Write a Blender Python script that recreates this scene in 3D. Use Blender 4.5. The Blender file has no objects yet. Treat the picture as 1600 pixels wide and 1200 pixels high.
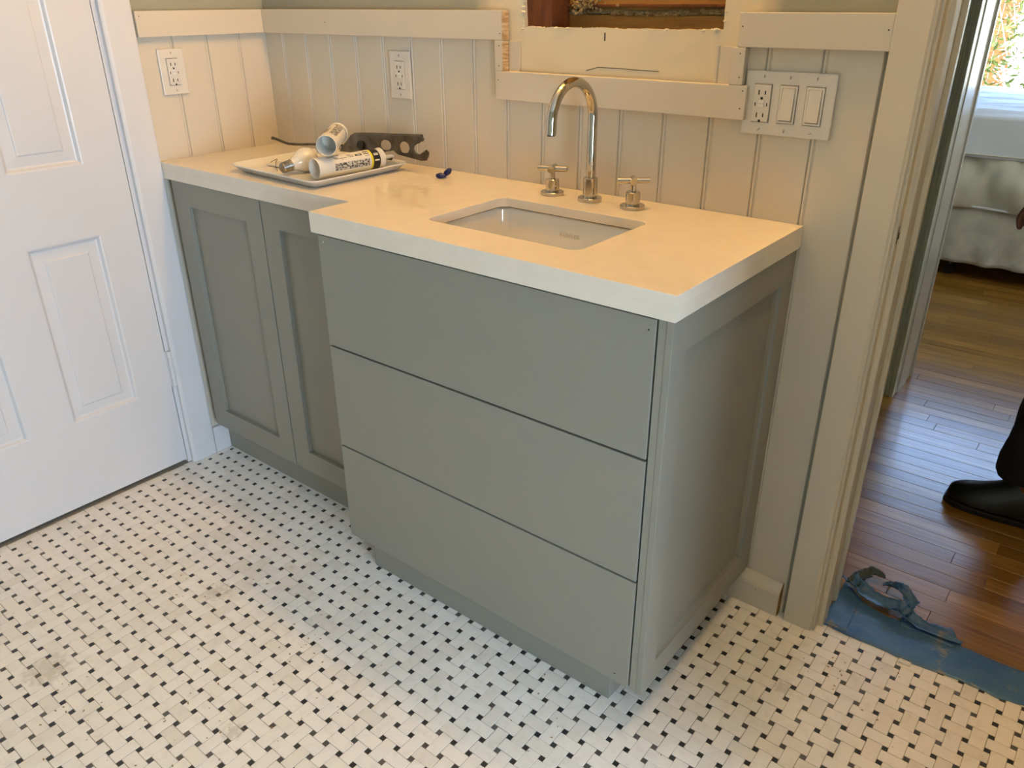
import bpy, bmesh, math, random
from mathutils import Vector, Matrix, noise
PI = math.pi
rnd = random.Random(7)
C = bpy.context.scene.collection
SC = bpy.context.scene

# ------------------------------------------------------------------ camera
CAM = Vector((2.1767, -1.555, 1.3324)); YAW, PITCH, ROLL, FPX = .6753, -.4515, -.0054, 1239.33
_f = Vector((-math.sin(YAW)*math.cos(PITCH), math.cos(YAW)*math.cos(PITCH), math.sin(PITCH)))
_r0 = Vector((math.cos(YAW), math.sin(YAW), 0)); _u0 = _r0.cross(_f)
_r = math.cos(ROLL)*_r0 + math.sin(ROLL)*_u0; _u = -math.sin(ROLL)*_r0 + math.cos(ROLL)*_u0
cd = bpy.data.cameras.new('camera'); cam = bpy.data.objects.new('camera', cd); C.objects.link(cam)
cd.sensor_fit = 'HORIZONTAL'; cd.sensor_width = 36; cd.lens = FPX/1600*36; cd.clip_start = .02; cd.clip_end = 200
cam.matrix_world = Matrix.Translation(CAM) @ Matrix((( _r.x, _u.x, -_f.x), (_r.y, _u.y, -_f.y), (_r.z, _u.z, -_f.z))).to_4x4()
SC.camera = cam
def px(p):
    d = Vector(p)-CAM; z = d.dot(_f)
    if z < .05: return None
    return 800+FPX*d.dot(_r)/z, 600-FPX*d.dot(_u)/z, z

# ------------------------------------------------------------------ world, lights, exposure
W = bpy.data.worlds.new('world'); SC.world = W; W.use_nodes = True
nt = W.node_tree; nt.nodes.clear()
sky = nt.nodes.new('ShaderNodeTexSky'); sky.sky_type = 'NISHITA'; sky.sun_disc = False
sky.sun_elevation = math.radians(52); sky.sun_rotation = math.radians(200); sky.air_density = 1.0; sky.dust_density = 1.5
bg = nt.nodes.new('ShaderNodeBackground'); bg.inputs[1].default_value = 4.6
wo = nt.nodes.new('ShaderNodeOutputWorld')
nt.links.new(sky.outputs[0], bg.inputs[0]); nt.links.new(bg.outputs[0], wo.inputs[0])
def area(name, loc, target, sx, sy, power, color, portal=False, spread=PI):
    l = bpy.data.lights.new(name, 'AREA'); l.shape = 'RECTANGLE'; l.size = sx; l.size_y = sy
    l.energy = power; l.color = color; l.spread = spread
    if portal: l.cycles.is_portal = True
    o = bpy.data.objects.new(name, l); C.objects.link(o); o.location = loc
    o.rotation_euler = (Vector(target)-Vector(loc)).to_track_quat('-Z', 'Y').to_euler()
    return o
sun = bpy.data.lights.new('sun', 'SUN'); sun.energy = 5; sun.color = (1, .95, .86); sun.angle = .01
so = bpy.data.objects.new('sun', sun); C.objects.link(so)
so.rotation_euler = Vector((-.35, .62, -.75)).to_track_quat('-Z', 'Y').to_euler()
for lx in (.88, 1.13, 1.38):
    l = bpy.data.lights.new('vanity_bulb', 'POINT'); l.energy = 12.4; l.color = (1, .53, .11); l.shadow_soft_size = .05
    lo_ = bpy.data.objects.new('vanity_bulb', l); C.objects.link(lo_); lo_.location = (lx, -.17, 2.3)
l = bpy.data.lights.new('floor_fill_spot', 'SPOT'); l.energy = 46; l.color = (1, .62, .24); l.shadow_soft_size = .16; l.spot_size = math.radians(50); l.spot_blend = .7  # unseen warm spot added to brighten the floor by the doorway
lo_ = bpy.data.objects.new('floor_fill_spot', l); C.objects.link(lo_); lo_.location = (2.10, -.13, 2.40)
area('daylight_panel', (3.86, -1.56, .85), (0, -1.2, .45), 1.05, 1.1, 98, (.66, .82, 1.0))  # unseen area light standing in for daylight from the right; no window built
area('bedroom_fill', (2.62, 2.1, 1.35), (1.1, 2.9, .45), .8, 1.0, 12, (1, .96, .88))  # added fill to brighten the bed front; no window stands here
area('bedroom_portal', (1.75, 4.43, 1.35), (1.75, 0, 1.35), 1.9, 1.5, 0, (1, 1, 1), portal=True)
SC.view_settings.view_transform = 'Standard'; SC.view_settings.look = 'None'
SC.view_settings.gamma = 1; SC.view_settings.use_curve_mapping = False
SC.view_settings.exposure = 0.0

# ------------------------------------------------------------------ materials
def srgb(r, g, b):
    f = lambda c: (c/12.92 if c <= .04045 else ((c+.055)/1.055)**2.4)
    return (f(r/255), f(g/255), f(b/255), 1)
def mat(name, col, rough=.5, metal=0, col2=None, nscale=8, namt=.5, bump=0, bscale=60, spec=.5, coat=0, stretch=None, detail=4, coords='Object'):
    m = bpy.data.materials.new(name); m.use_nodes = True; n = m.node_tree.nodes; L = m.node_tree.links
    b = n['Principled BSDF']; b.inputs['Roughness'].default_value = rough; b.inputs['Metallic'].default_value = metal
    b.inputs['Specular IOR Level'].default_value = spec; b.inputs['Coat Weight'].default_value = coat
    b.inputs['Base Color'].default_value = col
    tc = n.new('ShaderNodeTexCoord'); mp = n.new('ShaderNodeMapping'); L.new(tc.outputs[coords], mp.inputs[0])
    if stretch: mp.inputs['Scale'].default_value = stretch
    if col2:
        t = n.new('ShaderNodeTexNoise'); t.inputs['Scale'].default_value = nscale; t.inputs['Detail'].default_value = detail
        L.new(mp.outputs[0], t.inputs[0])
        r = n.new('ShaderNodeValToRGB'); r.color_ramp.elements[0].position = .5-namt/2; r.color_ramp.elements[1].position = .5+namt/2
        r.color_ramp.elements[0].color = col; r.color_ramp.elements[1].color = col2
        L.new(t.outputs[0], r.inputs[0]); L.new(r.outputs[0], b.inputs['Base Color'])
    if bump:
        t2 = n.new('ShaderNodeTexNoise'); t2.inputs['Scale'].default_value = bscale; t2.inputs['Detail'].default_value = 3
        L.new(mp.outputs[0], t2.inputs[0])
        bp = n.new('ShaderNodeBump'); bp.inputs['Strength'].default_value = bump; bp.inputs['Distance'].default_value = .002
        L.new(t2.outputs[0], bp.inputs['Height']); L.new(bp.outputs[0], b.inputs['Normal'])
    return m
M = {}
M['white'] = mat('white_paint', srgb(208, 200, 184), .42, col2=srgb(203, 194, 178), nscale=3, bump=.12, bscale=90)
M['door'] = mat('door_paint', srgb(214, 214, 218), .33, col2=srgb(209, 209, 213), nscale=2, bump=.08, bscale=120)
M['gloss'] = mat('gloss_trim_paint', srgb(216, 214, 202), .17, col2=srgb(208, 206, 194), nscale=5, bump=.1, bscale=40)
M['sage'] = mat('sage_trim_paint', srgb(216, 220, 196), .3, col2=srgb(210, 214, 190), nscale=4, bump=.1, bscale=50)
M['cabinet'] = mat('cabinet_paint', srgb(138, 137, 128), .4, col2=srgb(134, 133, 124), nscale=2, bump=.06, bscale=160)
M['dark'] = mat('dark_gap', srgb(30, 30, 30), .8, col2=srgb(24, 24, 24))
M['quartz'] = mat('quartz', srgb(228, 219, 204), .13, col2=srgb(222, 213, 198), nscale=25, spec=.5)
M['porcelain'] = mat('porcelain', srgb(226, 224, 220), .1, col2=srgb(224, 222, 218), coat=.4)
M['chrome'] = mat('chrome', srgb(196, 190, 180), .05, 1, col2=srgb(190, 184, 174), nscale=10)
M['plate'] = mat('plastic_plate', srgb(212, 207, 198), .28, col2=srgb(209, 204, 195))
M['slot'] = mat('slot_black', srgb(18, 16, 15), .6, col2=srgb(22, 20, 18))
M['wood_end'] = mat('raw_pine', srgb(214, 190, 150), .65, col2=srgb(176, 138, 92), nscale=30, namt=.25, stretch=(1, 1, 7), bump=.2)
M['mdf'] = mat('raw_mdf', srgb(160, 125, 72), .8, col2=srgb(140, 106, 58), nscale=60)
M['tray'] = mat('melamine', srgb(228, 226, 222), .18, col2=srgb(222, 220, 214), nscale=12)
M['tube'] = mat('caulk_tube_plastic', srgb(222, 220, 214), .35, col2=srgb(214, 212, 204), nscale=12)
M['bulb'] = mat('bulb_glass', srgb(222, 220, 212), .15, col2=srgb(218, 216, 206), coat=.5)
M['zinc'] = mat('threaded_metal', srgb(150, 148, 142), .35, 1, col2=srgb(130, 128, 120), nscale=50)
M['gun'] = mat('worn_dark_steel', srgb(74, 70, 64), .38, .85, col2=srgb(112, 106, 96), nscale=28, namt=.35, bump=.3, bscale=60)
M['black'] = mat('print_black', srgb(24, 24, 26), .4, col2=srgb(28, 28, 30))
M['yellow'] = mat('print_yellow', srgb(226, 214, 40), .4, col2=srgb(220, 206, 36))
M['smallprint'] = mat('print_grey', srgb(60, 60, 62), .45, col2=srgb(196, 196, 192), nscale=240, namt=.1, stretch=(1, 1, 1))
M['bluegel'] = mat('blue_rubber', srgb(22, 28, 96), .4, col2=srgb(16, 20, 70), nscale=60)
M['clear'] = mat('thin_wire', srgb(120, 100, 60), .4, .6, col2=srgb(100, 84, 50))
M['primer'] = mat('primer', srgb(222, 210, 182), .6, col2=srgb(214, 205, 184), nscale=7, namt=.4, bump=.5, bscale=26)
M['stud'] = mat('old_stud', srgb(112, 62, 26), .8, col2=srgb(70, 34, 14), nscale=14, namt=.5, stretch=(5, 5, 1), bump=.6)
M['lath'] = mat('old_board', srgb(170, 128, 62), .75, col2=srgb(140, 100, 44), nscale=10, namt=.5, stretch=(1, 4, 8), bump=.4)
M['fuzz'] = mat('torn_paper', srgb(170, 150, 108), .95, col2=srgb(120, 96, 58), nscale=90, namt=.3, bump=1, bscale=160)
M['torn'] = mat('torn_gypsum', srgb(232, 226, 208), .95, col2=srgb(206, 196, 168), nscale=80, bump=1, bscale=120)
M['trouser'] = mat('black_cloth', srgb(22, 22, 25), .9, col2=srgb(16, 16, 18), nscale=20, bump=.3)
M['shirt'] = mat('dark_shirt', srgb(52, 56, 66), .9, col2=srgb(46, 50, 58), nscale=14, bump=.3)
M['shoe'] = mat('black_leather', srgb(26, 27, 26), .28, col2=srgb(18, 19, 18), nscale=20, bump=.25, bscale=80)
M['sole'] = mat('black_rubber', srgb(20, 20, 20), .7, col2=srgb(26, 26, 26))
M['skin'] = mat('skin', srgb(120, 78, 56), .5, col2=srgb(108, 68, 48), nscale=30)
M['hair'] = mat('hair', srgb(30, 24, 20), .6, col2=srgb(20, 16, 13), nscale=40)
M['sheet'] = mat('bed_sheet', srgb(236, 240, 244), .8, col2=srgb(226, 231, 236), nscale=5, bump=.3, bscale=14)
M['duvet'] = mat('cream_cover', srgb(232, 228, 206), .85, col2=srgb(212, 209, 190), nscale=6, bump=.4, bscale=20)
M['skirt'] = mat('bed_skirt_cloth', srgb(216, 212, 194), .9, col2=srgb(192, 190, 176), nscale=18, bump=1, bscale=55)
M['ceiling'] = mat('ceiling_paint', srgb(232, 230, 224), .8, col2=srgb(226, 224, 218), nscale=3)
M['plaster'] = mat('plaster_wall', srgb(178, 180, 164), .7, col2=srgb(172, 174, 158), nscale=3)
M['leaf'] = mat('leaf', srgb(64, 82, 18), .5, col2=srgb(104, 108, 30), nscale=3, namt=.5)
M['leaf_pale'] = mat('pale_blossom', srgb(246, 246, 236), .6, col2=srgb(232, 238, 206), nscale=4)
M['orange'] = mat('orange_fence', srgb(124, 66, 8), .8, col2=srgb(106, 52, 6), nscale=3, stretch=(1, 1, 6))
M['ground'] = mat('pale_gravel', srgb(214, 206, 190), .95, col2=srgb(190, 182, 166), nscale=12)
M['pane'] = bpy.data.materials.new('window_pane'); M['pane'].use_nodes = True
b = M['pane'].node_tree.nodes['Principled BSDF']; b.inputs['Transmission Weight'].default_value = 1; b.inputs['Roughness'].default_value = 0; b.inputs['IOR'].default_value = 1.02

def tile_mat(name, c1, c2, c3, rough):
    m = bpy.data.materials.new(name); m.use_nodes = True; n = m.node_tree.nodes; L = m.node_tree.links
    b = n['Principled BSDF']; b.inputs['Roughness'].default_value = rough
    geo = n.new('ShaderNodeNewGeometry'); oi = n.new('ShaderNodeObjectInfo')
    add = n.new('ShaderNodeMath'); add.operation = 'ADD'; L.new(geo.outputs['Random Per Island'], add.inputs[0]); L.new(oi.outputs['Random'], add.inputs[1])
    fr = n.new('ShaderNodeMath'); fr.operation = 'FRACT'; L.new(add.outputs[0], fr.inputs[0])
    r = n.new('ShaderNodeValToRGB'); e = r.color_ramp.elements; e[0].color = c1; e[1].color = c3; e[0].position = 0; e[1].position = 1
    k = e.new(.5); k.color = c2
    L.new(fr.outputs[0], r.inputs[0])
    # worn dirt: marble veining and grey scuffs, both fixed to the floor
    t = n.new('ShaderNodeTexNoise'); t.inputs['Scale'].default_value = 34; t.inputs['Detail'].default_value = 6; t.inputs['Roughness'].default_value = .65
    L.new(geo.outputs['Position'], t.inputs[0])
    rr = n.new('ShaderNodeValToRGB'); rr.color_ramp.elements[0].position = .30; rr.color_ramp.elements[1].position = .5
    rr.color_ramp.elements[0].color = (.80, .79, .77, 1); rr.color_ramp.elements[1].color = (1, 1, 1, 1)
    L.new(t.outputs[0], rr.inputs[0])
    mx = n.new('ShaderNodeMix'); mx.data_type = 'RGBA'; mx.blend_type = 'MULTIPLY'; mx.inputs[0].default_value = .5
    L.new(r.outputs[0], mx.inputs[6]); L.new(rr.outputs[0], mx.inputs[7])
    last = mx.outputs[2]
    for (sx, sy, rad) in ((.62, -.80, .07), (.55, -1.18, .10), (1.02, -1.02, .05), (.9, -1.3, .06), (1.85, -.22, .05)):
        vd = n.new('ShaderNodeVectorMath'); vd.operation = 'DISTANCE'; L.new(geo.outputs['Position'], vd.inputs[0]); vd.inputs[1].default_value = (sx, sy, 0)
        mr = n.new('ShaderNodeMapRange'); mr.inputs[1].default_value = rad; mr.inputs[2].default_value = -.01; L.new(vd.outputs['Value'], mr.inputs[0])
        t3 = n.new('ShaderNodeTexNoise'); t3.inputs['Scale'].default_value = 85; t3.inputs['Detail'].default_value = 5; L.new(geo.outputs['Position'], t3.inputs[0])
        mu = n.new('ShaderNodeMath'); mu.operation = 'MULTIPLY'; L.new(mr.outputs[0], mu.inputs[0]); L.new(t3.outputs[0], mu.inputs[1])
        st = n.new('ShaderNodeMapRange'); st.inputs[1].default_value = .2; st.inputs[2].default_value = .34; st.inputs[4].default_value = .32; L.new(mu.outputs[0], st.inputs[0])
        mz = n.new('ShaderNodeMix'); mz.data_type = 'RGBA'; L.new(st.outputs[0], mz.inputs[0]); L.new(last, mz.inputs[6]); mz.inputs[7].default_value = srgb(150, 136, 112)
        last = mz.outputs[2]
    L.new(last, b.inputs['Base Color'])
    t2 = n.new('ShaderNodeTexNoise'); t2.inputs['Scale'].default_value = 50; L.new(geo.outputs['Position'], t2.inputs[0])
    bp = n.new('ShaderNodeBump'); bp.inputs['Strength'].default_value = .12; bp.inputs['Distance'].default_value = .001
    L.new(t2.outputs[0], bp.inputs['Height']); L.new(bp.outputs[0], b.inputs['Normal'])
    return m
M['tile'] = tile_mat('marble_tile', srgb(234, 231, 226), srgb(238, 235, 230), srgb(226, 222, 215), .32)
M['dot'] = tile_mat('dark_dot_tile', srgb(38, 40, 44), srgb(52, 52, 54), srgb(96, 94, 92), .35)
M['grout'] = mat('grout', srgb(160, 154, 144), .9, col2=srgb(136, 130, 120), nscale=40)

def plank_mat():
    m = bpy.data.materials.new('oak_floor'); m.use_nodes = True; n = m.node_tree.nodes; L = m.node_tree.links
    b = n['Principled BSDF']
    oi = n.new('ShaderNodeObjectInfo'); geo = n.new('ShaderNodeNewGeometry')
    r = n.new('ShaderNodeValToRGB'); e = r.color_ramp.elements
    e[0].color = srgb(142, 98, 34); e[1].color = srgb(190, 142, 64); k = e.new(.5); k.color = srgb(164, 118, 44)
    L.new(oi.outputs['Random'], r.inputs[0])
    mp = n.new('ShaderNodeMapping'); mp.inputs['Scale'].default_value = (1.2, 22, 1); L.new(geo.outputs['Position'], mp.inputs[0])
    ad = n.new('ShaderNodeVectorMath'); ad.operation = 'ADD'; L.new(mp.outputs[0], ad.inputs[0])
    cb = n.new('ShaderNodeCombineXYZ'); ml = n.new('ShaderNodeMath'); ml.operation = 'MULTIPLY'; ml.inputs[1].default_value = 37; L.new(oi.outputs['Random'], ml.inputs[0]); L.new(ml.outputs[0], cb.inputs[0]); L.new(ml.outputs[0], cb.inputs[2])
    L.new(cb.outputs[0], ad.inputs[1])
    t = n.new('ShaderNodeTexNoise'); t.inputs['Scale'].default_value = 4; t.inputs['Detail'].default_value = 8; t.inputs['Distortion'].default_value = .6; L.new(ad.outputs[0], t.inputs[0])
    rr = n.new('ShaderNodeValToRGB'); rr.color_ramp.elements[0].position = .35; rr.color_ramp.elements[1].position = .62
    rr.color_ramp.elements[0].color = (.52, .46, .40, 1); rr.color_ramp.elements[1].color = (1, 1, 1, 1); L.new(t.outputs[0], rr.inputs[0])
    mx = n.new('ShaderNodeMix'); mx.data_type = 'RGBA'; mx.blend_type = 'MULTIPLY'; mx.inputs[0].default_value = .8
    L.new(r.outputs[0], mx.inputs[6]); L.new(rr.outputs[0], mx.inputs[7]); L.new(mx.outputs[2], b.inputs['Base Color'])
    t2 = n.new('ShaderNodeTexNoise'); t2.inputs['Scale'].default_value = 3; t2.inputs['Detail'].default_value = 6; L.new(ad.outputs[0], t2.inputs[0])
    bp = n.new('ShaderNodeBump'); bp.inputs['Strength'].default_value = .35; bp.inputs['Distance'].default_value = .002; L.new(t2.outputs[0], bp.inputs['Height']); L.new(bp.outputs[0], b.inputs['Normal'])
    b.inputs['Roughness'].default_value = .30; b.inputs['Coat Weight'].default_value = .35; b.inputs['Coat Roughness'].default_value = .18
    return m
M['oak'] = plank_mat()

def wall_paint():
    # sage wall colour, with white primer brushed round the opening (a stain with its own ragged outline)
    m = bpy.data.materials.new('sage_wall_with_primer'); m.use_nodes = True; n = m.node_tree.nodes; L = m.node_tree.links
    b = n['Principled BSDF']; b.inputs['Roughness'].default_value = .55
    geo = n.new('ShaderNodeNewGeometry'); t = n.new('ShaderNodeTexNoise'); t.inputs['Scale'].default_value = 9; t.inputs['Detail'].default_value = 4
    L.new(geo.outputs['Position'], t.inputs[0])
    sx = n.new('ShaderNodeSeparateXYZ'); L.new(geo.outputs['Position'], sx.inputs[0])
    s1 = n.new('ShaderNodeMath'); s1.operation = 'SUBTRACT'; L.new(sx.outputs[0], s1.inputs[0]); s1.inputs[1].default_value = 1.205
    ab = n.new('ShaderNodeMath'); ab.operation = 'ABSOLUTE'; L.new(s1.outputs[0], ab.inputs[0])
    nm = n.new('ShaderNodeMath'); nm.operation = 'MULTIPLY_ADD'; L.new(t.outputs[0], nm.inputs[0]); nm.inputs[1].default_value = .14; L.new(ab.outputs[0], nm.inputs[2])
    mr = n.new('ShaderNodeMapRange'); mr.inputs[1].default_value = .37; mr.inputs[2].default_value = .44; L.new(nm.outputs[0], mr.inputs[0])
    mx = n.new('ShaderNodeMix'); mx.data_type = 'RGBA'; L.new(mr.outputs[0], mx.inputs[0])
    mx.inputs[6].default_value = srgb(216, 204, 176); mx.inputs[7].default_value = srgb(150, 151, 138); L.new(mx.outputs[2], b.inputs['Base Color'])
    bp = n.new('ShaderNodeBump'); bp.inputs['Strength'].default_value = .5; bp.inputs['Distance'].default_value = .003
    t2 = n.new('ShaderNodeTexNoise'); t2.inputs['Scale'].default_value = 22; t2.inputs['Detail'].default_value = 5
    mp = n.new('ShaderNodeMapping'); mp.inputs['Scale'].default_value = (.5, 1, 1.6); L.new(geo.outputs['Position'], mp.inputs[0]); L.new(mp.outputs[0], t2.inputs[0])
    L.new(t2.outputs[0], bp.inputs['Height']); L.new(bp.outputs[0], b.inputs['Normal'])
    return m
M['drywall'] = wall_paint()

def tape_mat():
    m = mat('blue_tape', srgb(78, 118, 156), .5, col2=srgb(52, 94, 142), nscale=14, namt=.5, bump=.9, bscale=34)
    n = m.node_tree.nodes; L = m.node_tree.links; b = n['Principled BSDF']
    src = b.inputs['Base Color'].links[0].from_socket
    geo = n.new('ShaderNodeNewGeometry'); t = n.new('ShaderNodeTexNoise'); t.inputs['Scale'].default_value = 17; t.inputs['Detail'].default_value = 8; t.inputs['Roughness'].default_value = .7
    L.new(geo.outputs['Position'], t.inputs[0])
    mr = n.new('ShaderNodeMapRange'); mr.inputs[1].default_value = .57; mr.inputs[2].default_value = .66; mr.inputs[4].default_value = .8; L.new(t.outputs[0], mr.inputs[0])
    mx = n.new('ShaderNodeMix'); mx.data_type = 'RGBA'; L.new(mr.outputs[0], mx.inputs[0]); L.new(src, mx.inputs[6]); mx.inputs[7].default_value = srgb(150, 138, 116)
    L.new(mx.outputs[2], b.inputs['Base Color']); return m
M['tape'] = tape_mat()
M['tape_back'] = mat('tape_adhesive_side', srgb(78, 92, 92), .6, col2=srgb(56, 70, 72), nscale=30, bump=.4)

# ------------------------------------------------------------------ helpers
def obj(name, bm, m, parent=None, smooth=False, loc=None):
    me = bpy.data.meshes.new(name); bmesh.ops.recalc_face_normals(bm, faces=bm.faces[:]); bm.to_mesh(me); bm.free()
    if smooth:
        for p in me.polygons: p.use_smooth = True
    me.materials.append(M[m] if isinstance(m, str) else m)
    o = bpy.data.objects.new(name, me); C.objects.link(o)
    if parent: o.parent = parent
    if loc: o.location = loc
    return o
def autosmooth(o, ang=35):
    bm = bmesh.new(); bm.from_mesh(o.data)
    for e in bm.edges:
        if len(e.link_faces) == 2 and e.calc_face_angle(0) > math.radians(ang): e.smooth = False
    for f in bm.faces: f.smooth = True
    bm.to_mesh(o.data); bm.free(); return o
def thing(name, label, cat, loc=(0, 0, 0), group=None):
    o = bpy.data.objects.new(name, None); C.objects.link(o); o.empty_display_size = .05; o.location = loc
    o['label'] = label; o['category'] = cat
    if group: o['group'] = group
    return o
def tag(o, label, cat=None, group=None):
    o['label'] = label
    if cat: o['category'] = cat
    if group: o['group'] = group
    return o
def struct(o, label=None, cat='trim'):
    o['kind'] = 'structure'
    if label: o['label'] = label
    o['category'] = cat
    return o
def bx(x0, x1, y0, y1, z0, z1, bev=0, bm=None, seg=2):
    own = bm is None
    b2 = bmesh.new(); bmesh.ops.create_cube(b2, size=1)
    for v in b2.verts: v.co = Vector((x0+(v.co.x+.5)*(x1-x0), y0+(v.co.y+.5)*(y1-y0), z0+(v.co.z+.5)*(z1-z0)))
    if bev: bmesh.ops.bevel(b2, geom=b2.edges[:], offset=bev, segments=seg, profile=.5, affect='EDGES')
    if own: return b2
    join(bm, b2); return bm
def join(bm, b2, mtx=None):
    me = bpy.data.meshes.new('t'); b2.to_mesh(me); b2.free()
    if mtx: me.transform(mtx)
    bm.from_mesh(me); bpy.data.meshes.remove(me); return bm
def xf(bm, mtx): bmesh.ops.transform(bm, matrix=mtx, verts=bm.verts[:]); return bm
def lathe(prof, seg=32, bm=None, mtx=None):
    b2 = bmesh.new(); rings = []
    for r, z in prof:
        if r < 1e-6: rings.append([b2.verts.new((0, 0, z))])
        else: rings.append([b2.verts.new((r*math.cos(2*PI*i/seg), r*math.sin(2*PI*i/seg), z)) for i in range(seg)])
    for a, b in zip(rings, rings[1:]):
        for i in range(seg):
            j = (i+1) % seg
            if len(a) == 1 and len(b) == 1: continue
            if len(a) == 1: b2.faces.new((a[0], b[i], b[j]))
            elif len(b) == 1: b2.faces.new((a[i], a[j], b[0]))
            else: b2.faces.new((a[i], a[j], b[j], b[i]))
    if mtx: xf(b2, mtx)
    if bm is None: return b2
    return join(bm, b2)
def axis_m(p, q):
    p, q = Vector(p), Vector(q)
    return Matrix.Translation(p) @ (q-p).to_track_quat('Z', 'Y').to_matrix().to_4x4()
def tube(pts, r, seg=12, bm=None, caps=True):
    b2 = bmesh.new(); P = [Vector(p) for p in pts]; R = r if isinstance(r, (list, tuple)) else [r]*len(P)
    rings = []; prev = None
    for i, p in enumerate(P):
        t = (P[min(i+1, len(P)-1)]-P[max(i-1, 0)]).normalized()
        a = (prev - t*prev.dot(t)).normalized() if prev is not None else t.orthogonal().normalized()
        prev = a; c = t.cross(a)
        rings.append([b2.verts.new(p+R[i]*(math.cos(2*PI*k/seg)*a+math.sin(2*PI*k/seg)*c)) for k in range(seg)])
    for a, b in zip(rings, rings[1:]):
        for i in range(seg): b2.faces.new((a[i], a[(i+1) % seg], b[(i+1) % seg], b[i]))
    if caps: b2.faces.new(rings[0]); b2.faces.new(rings[-1][::-1])
    if bm is None: return b2
    return join(bm, b2)
def rrect(x0, x1, y0, y1, r, n=5):
    out = []
    for cx, cy, a in ((x1-r, y1-r, 0), (x0+r, y1-r, 90), (x0+r, y0+r, 180), (x1-r, y0+r, 270)):
        for k in range(n+1):
            t = math.radians(a+90*k/n); out.append((cx+r*math.cos(t), cy+r*math.sin(t)))
    return out
def plate(outer, holes, depth, bevel=0):
    """flat plate in local XY with holes, thickness depth (z 0..depth)"""
    cu = bpy.data.curves.new('t', 'CURVE'); cu.dimensions = '2D'; cu.fill_mode = 'BOTH'
    cu.extrude = depth/2-bevel; cu.bevel_depth = bevel; cu.bevel_resolution = 1; cu.offset = -bevel if bevel else 0
    for loop in [outer]+list(holes):
        s = cu.splines.new('POLY'); s.points.add(len(loop)-1)
        for p, q in zip(s.points, loop): p.co = (q[0], q[1], 0, 1)
        s.use_cyclic_u = True
    o = bpy.data.objects.new('t', cu); C.objects.link(o); dg = bpy.context.evaluated_depsgraph_get(); dg.update()
    me = bpy.data.meshes.new_from_object(o.evaluated_get(dg)); bpy.data.objects.remove(o); bpy.data.curves.remove(cu)
    bm = bmesh.new(); bm.from_mesh(me); bpy.data.meshes.remove(me)
    bmesh.ops.remove_doubles(bm, verts=bm.verts[:], dist=1e-5)
    for f in bm.faces: f.smooth = False
    bmesh.ops.translate(bm, verts=bm.verts[:], vec=(0, 0, depth/2)); return bm
# local XY plate -> standing in the XZ plane, facing -Y; front face at y=yf
def stand_xz(bm, yback): return xf(bm, Matrix.Translation((0, yback, 0)) @ Matrix(((1, 0, 0, 0), (0, 0, -1, 0), (0, 1, 0, 0), (0, 0, 0, 1))))
# local XY plate -> standing in the YZ plane (local x -> -y... ), facing +X
def stand_yz(bm, xback): return xf(bm, Matrix.Translation((xback, 0, 0)) @ Matrix(((0, 0, 1, 0), (1, 0, 0, 0), (0, 1, 0, 0), (0, 0, 0, 1))))
def extrude_profile(pts, vec):
    bm = bmesh.new(); vs = [bm.verts.new(p) for p in pts]; f = bm.faces.new(vs)
    r = bmesh.ops.extrude_face_region(bm, geom=[f]); bmesh.ops.translate(bm, verts=[g for g in r['geom'] if isinstance(g, bmesh.types.BMVert)], vec=vec)
    return bm

H = .931           # counter height
S = .0398          # lattice pitch of the mosaic
DX, DY = .035, -.0463

# ------------------------------------------------------------------ room shell
grout = obj('floor', bx(-.05, 3.95, -2.95, .058, -.05, -.0013), 'grout'); struct(grout, 'bathroom floor of white basketweave marble mosaic with black dots', 'floor')
def tile_bm(w, l, bev=.0011):
    b = bx(-w/2, w/2, -l/2, l/2, -.006, 0)
    top = [e for e in b.edges if all(v.co.z > -.001 for v in e.verts)]
    side = [e for e in b.edges if abs(e.verts[0].co.z-e.verts[1].co.z) > .001]
    bmesh.ops.bevel(b, geom=side, offset=bev*1.2, segments=1, affect='EDGES')
    top = [e for e in b.edges if all(v.co.z > -.001 for v in e.verts)]
    bmesh.ops.bevel(b, geom=top, offset=bev*.6, segments=1, affect='EDGES')
    bot = [f for f in b.faces if all(v.co.z < -.005 for v in f.verts)]; bmesh.ops.delete(b, geom=bot, context='FACES')
    return b
Dd = .0114; G = .0008
def mk_mesh(bm, name, m):
    me = bpy.data.meshes.new(name); bmesh.ops.recalc_face_normals(bm, faces=bm.faces[:]); bm.to_mesh(me); bm.free(); me.materials.append(M[m]); return me
meH = mk_mesh(tile_bm(S+Dd-G, S-Dd-G), 'tile', 'tile'); meV = mk_mesh(tile_bm(S-Dd-G, S+Dd-G), 'tile_upright', 'tile'); meD = mk_mesh(tile_bm(Dd-G, Dd-G, .0009), 'dot_tile', 'dot')
cells, dots = [], []
for i in range(-2, 67):
    for j in range(-2, 73):
        x, y = DX+i*S, DY-j*S+8*0
        if -.0 < x < 2.7 and y < .041: dots.append((x, y))
        cx, cy = x+S/2, y+S/2
        if -.01 < cx < 2.7 and cy < .055: cells.append((cx, cy, ((i-40)+(j)) % 2 == 1))
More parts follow.
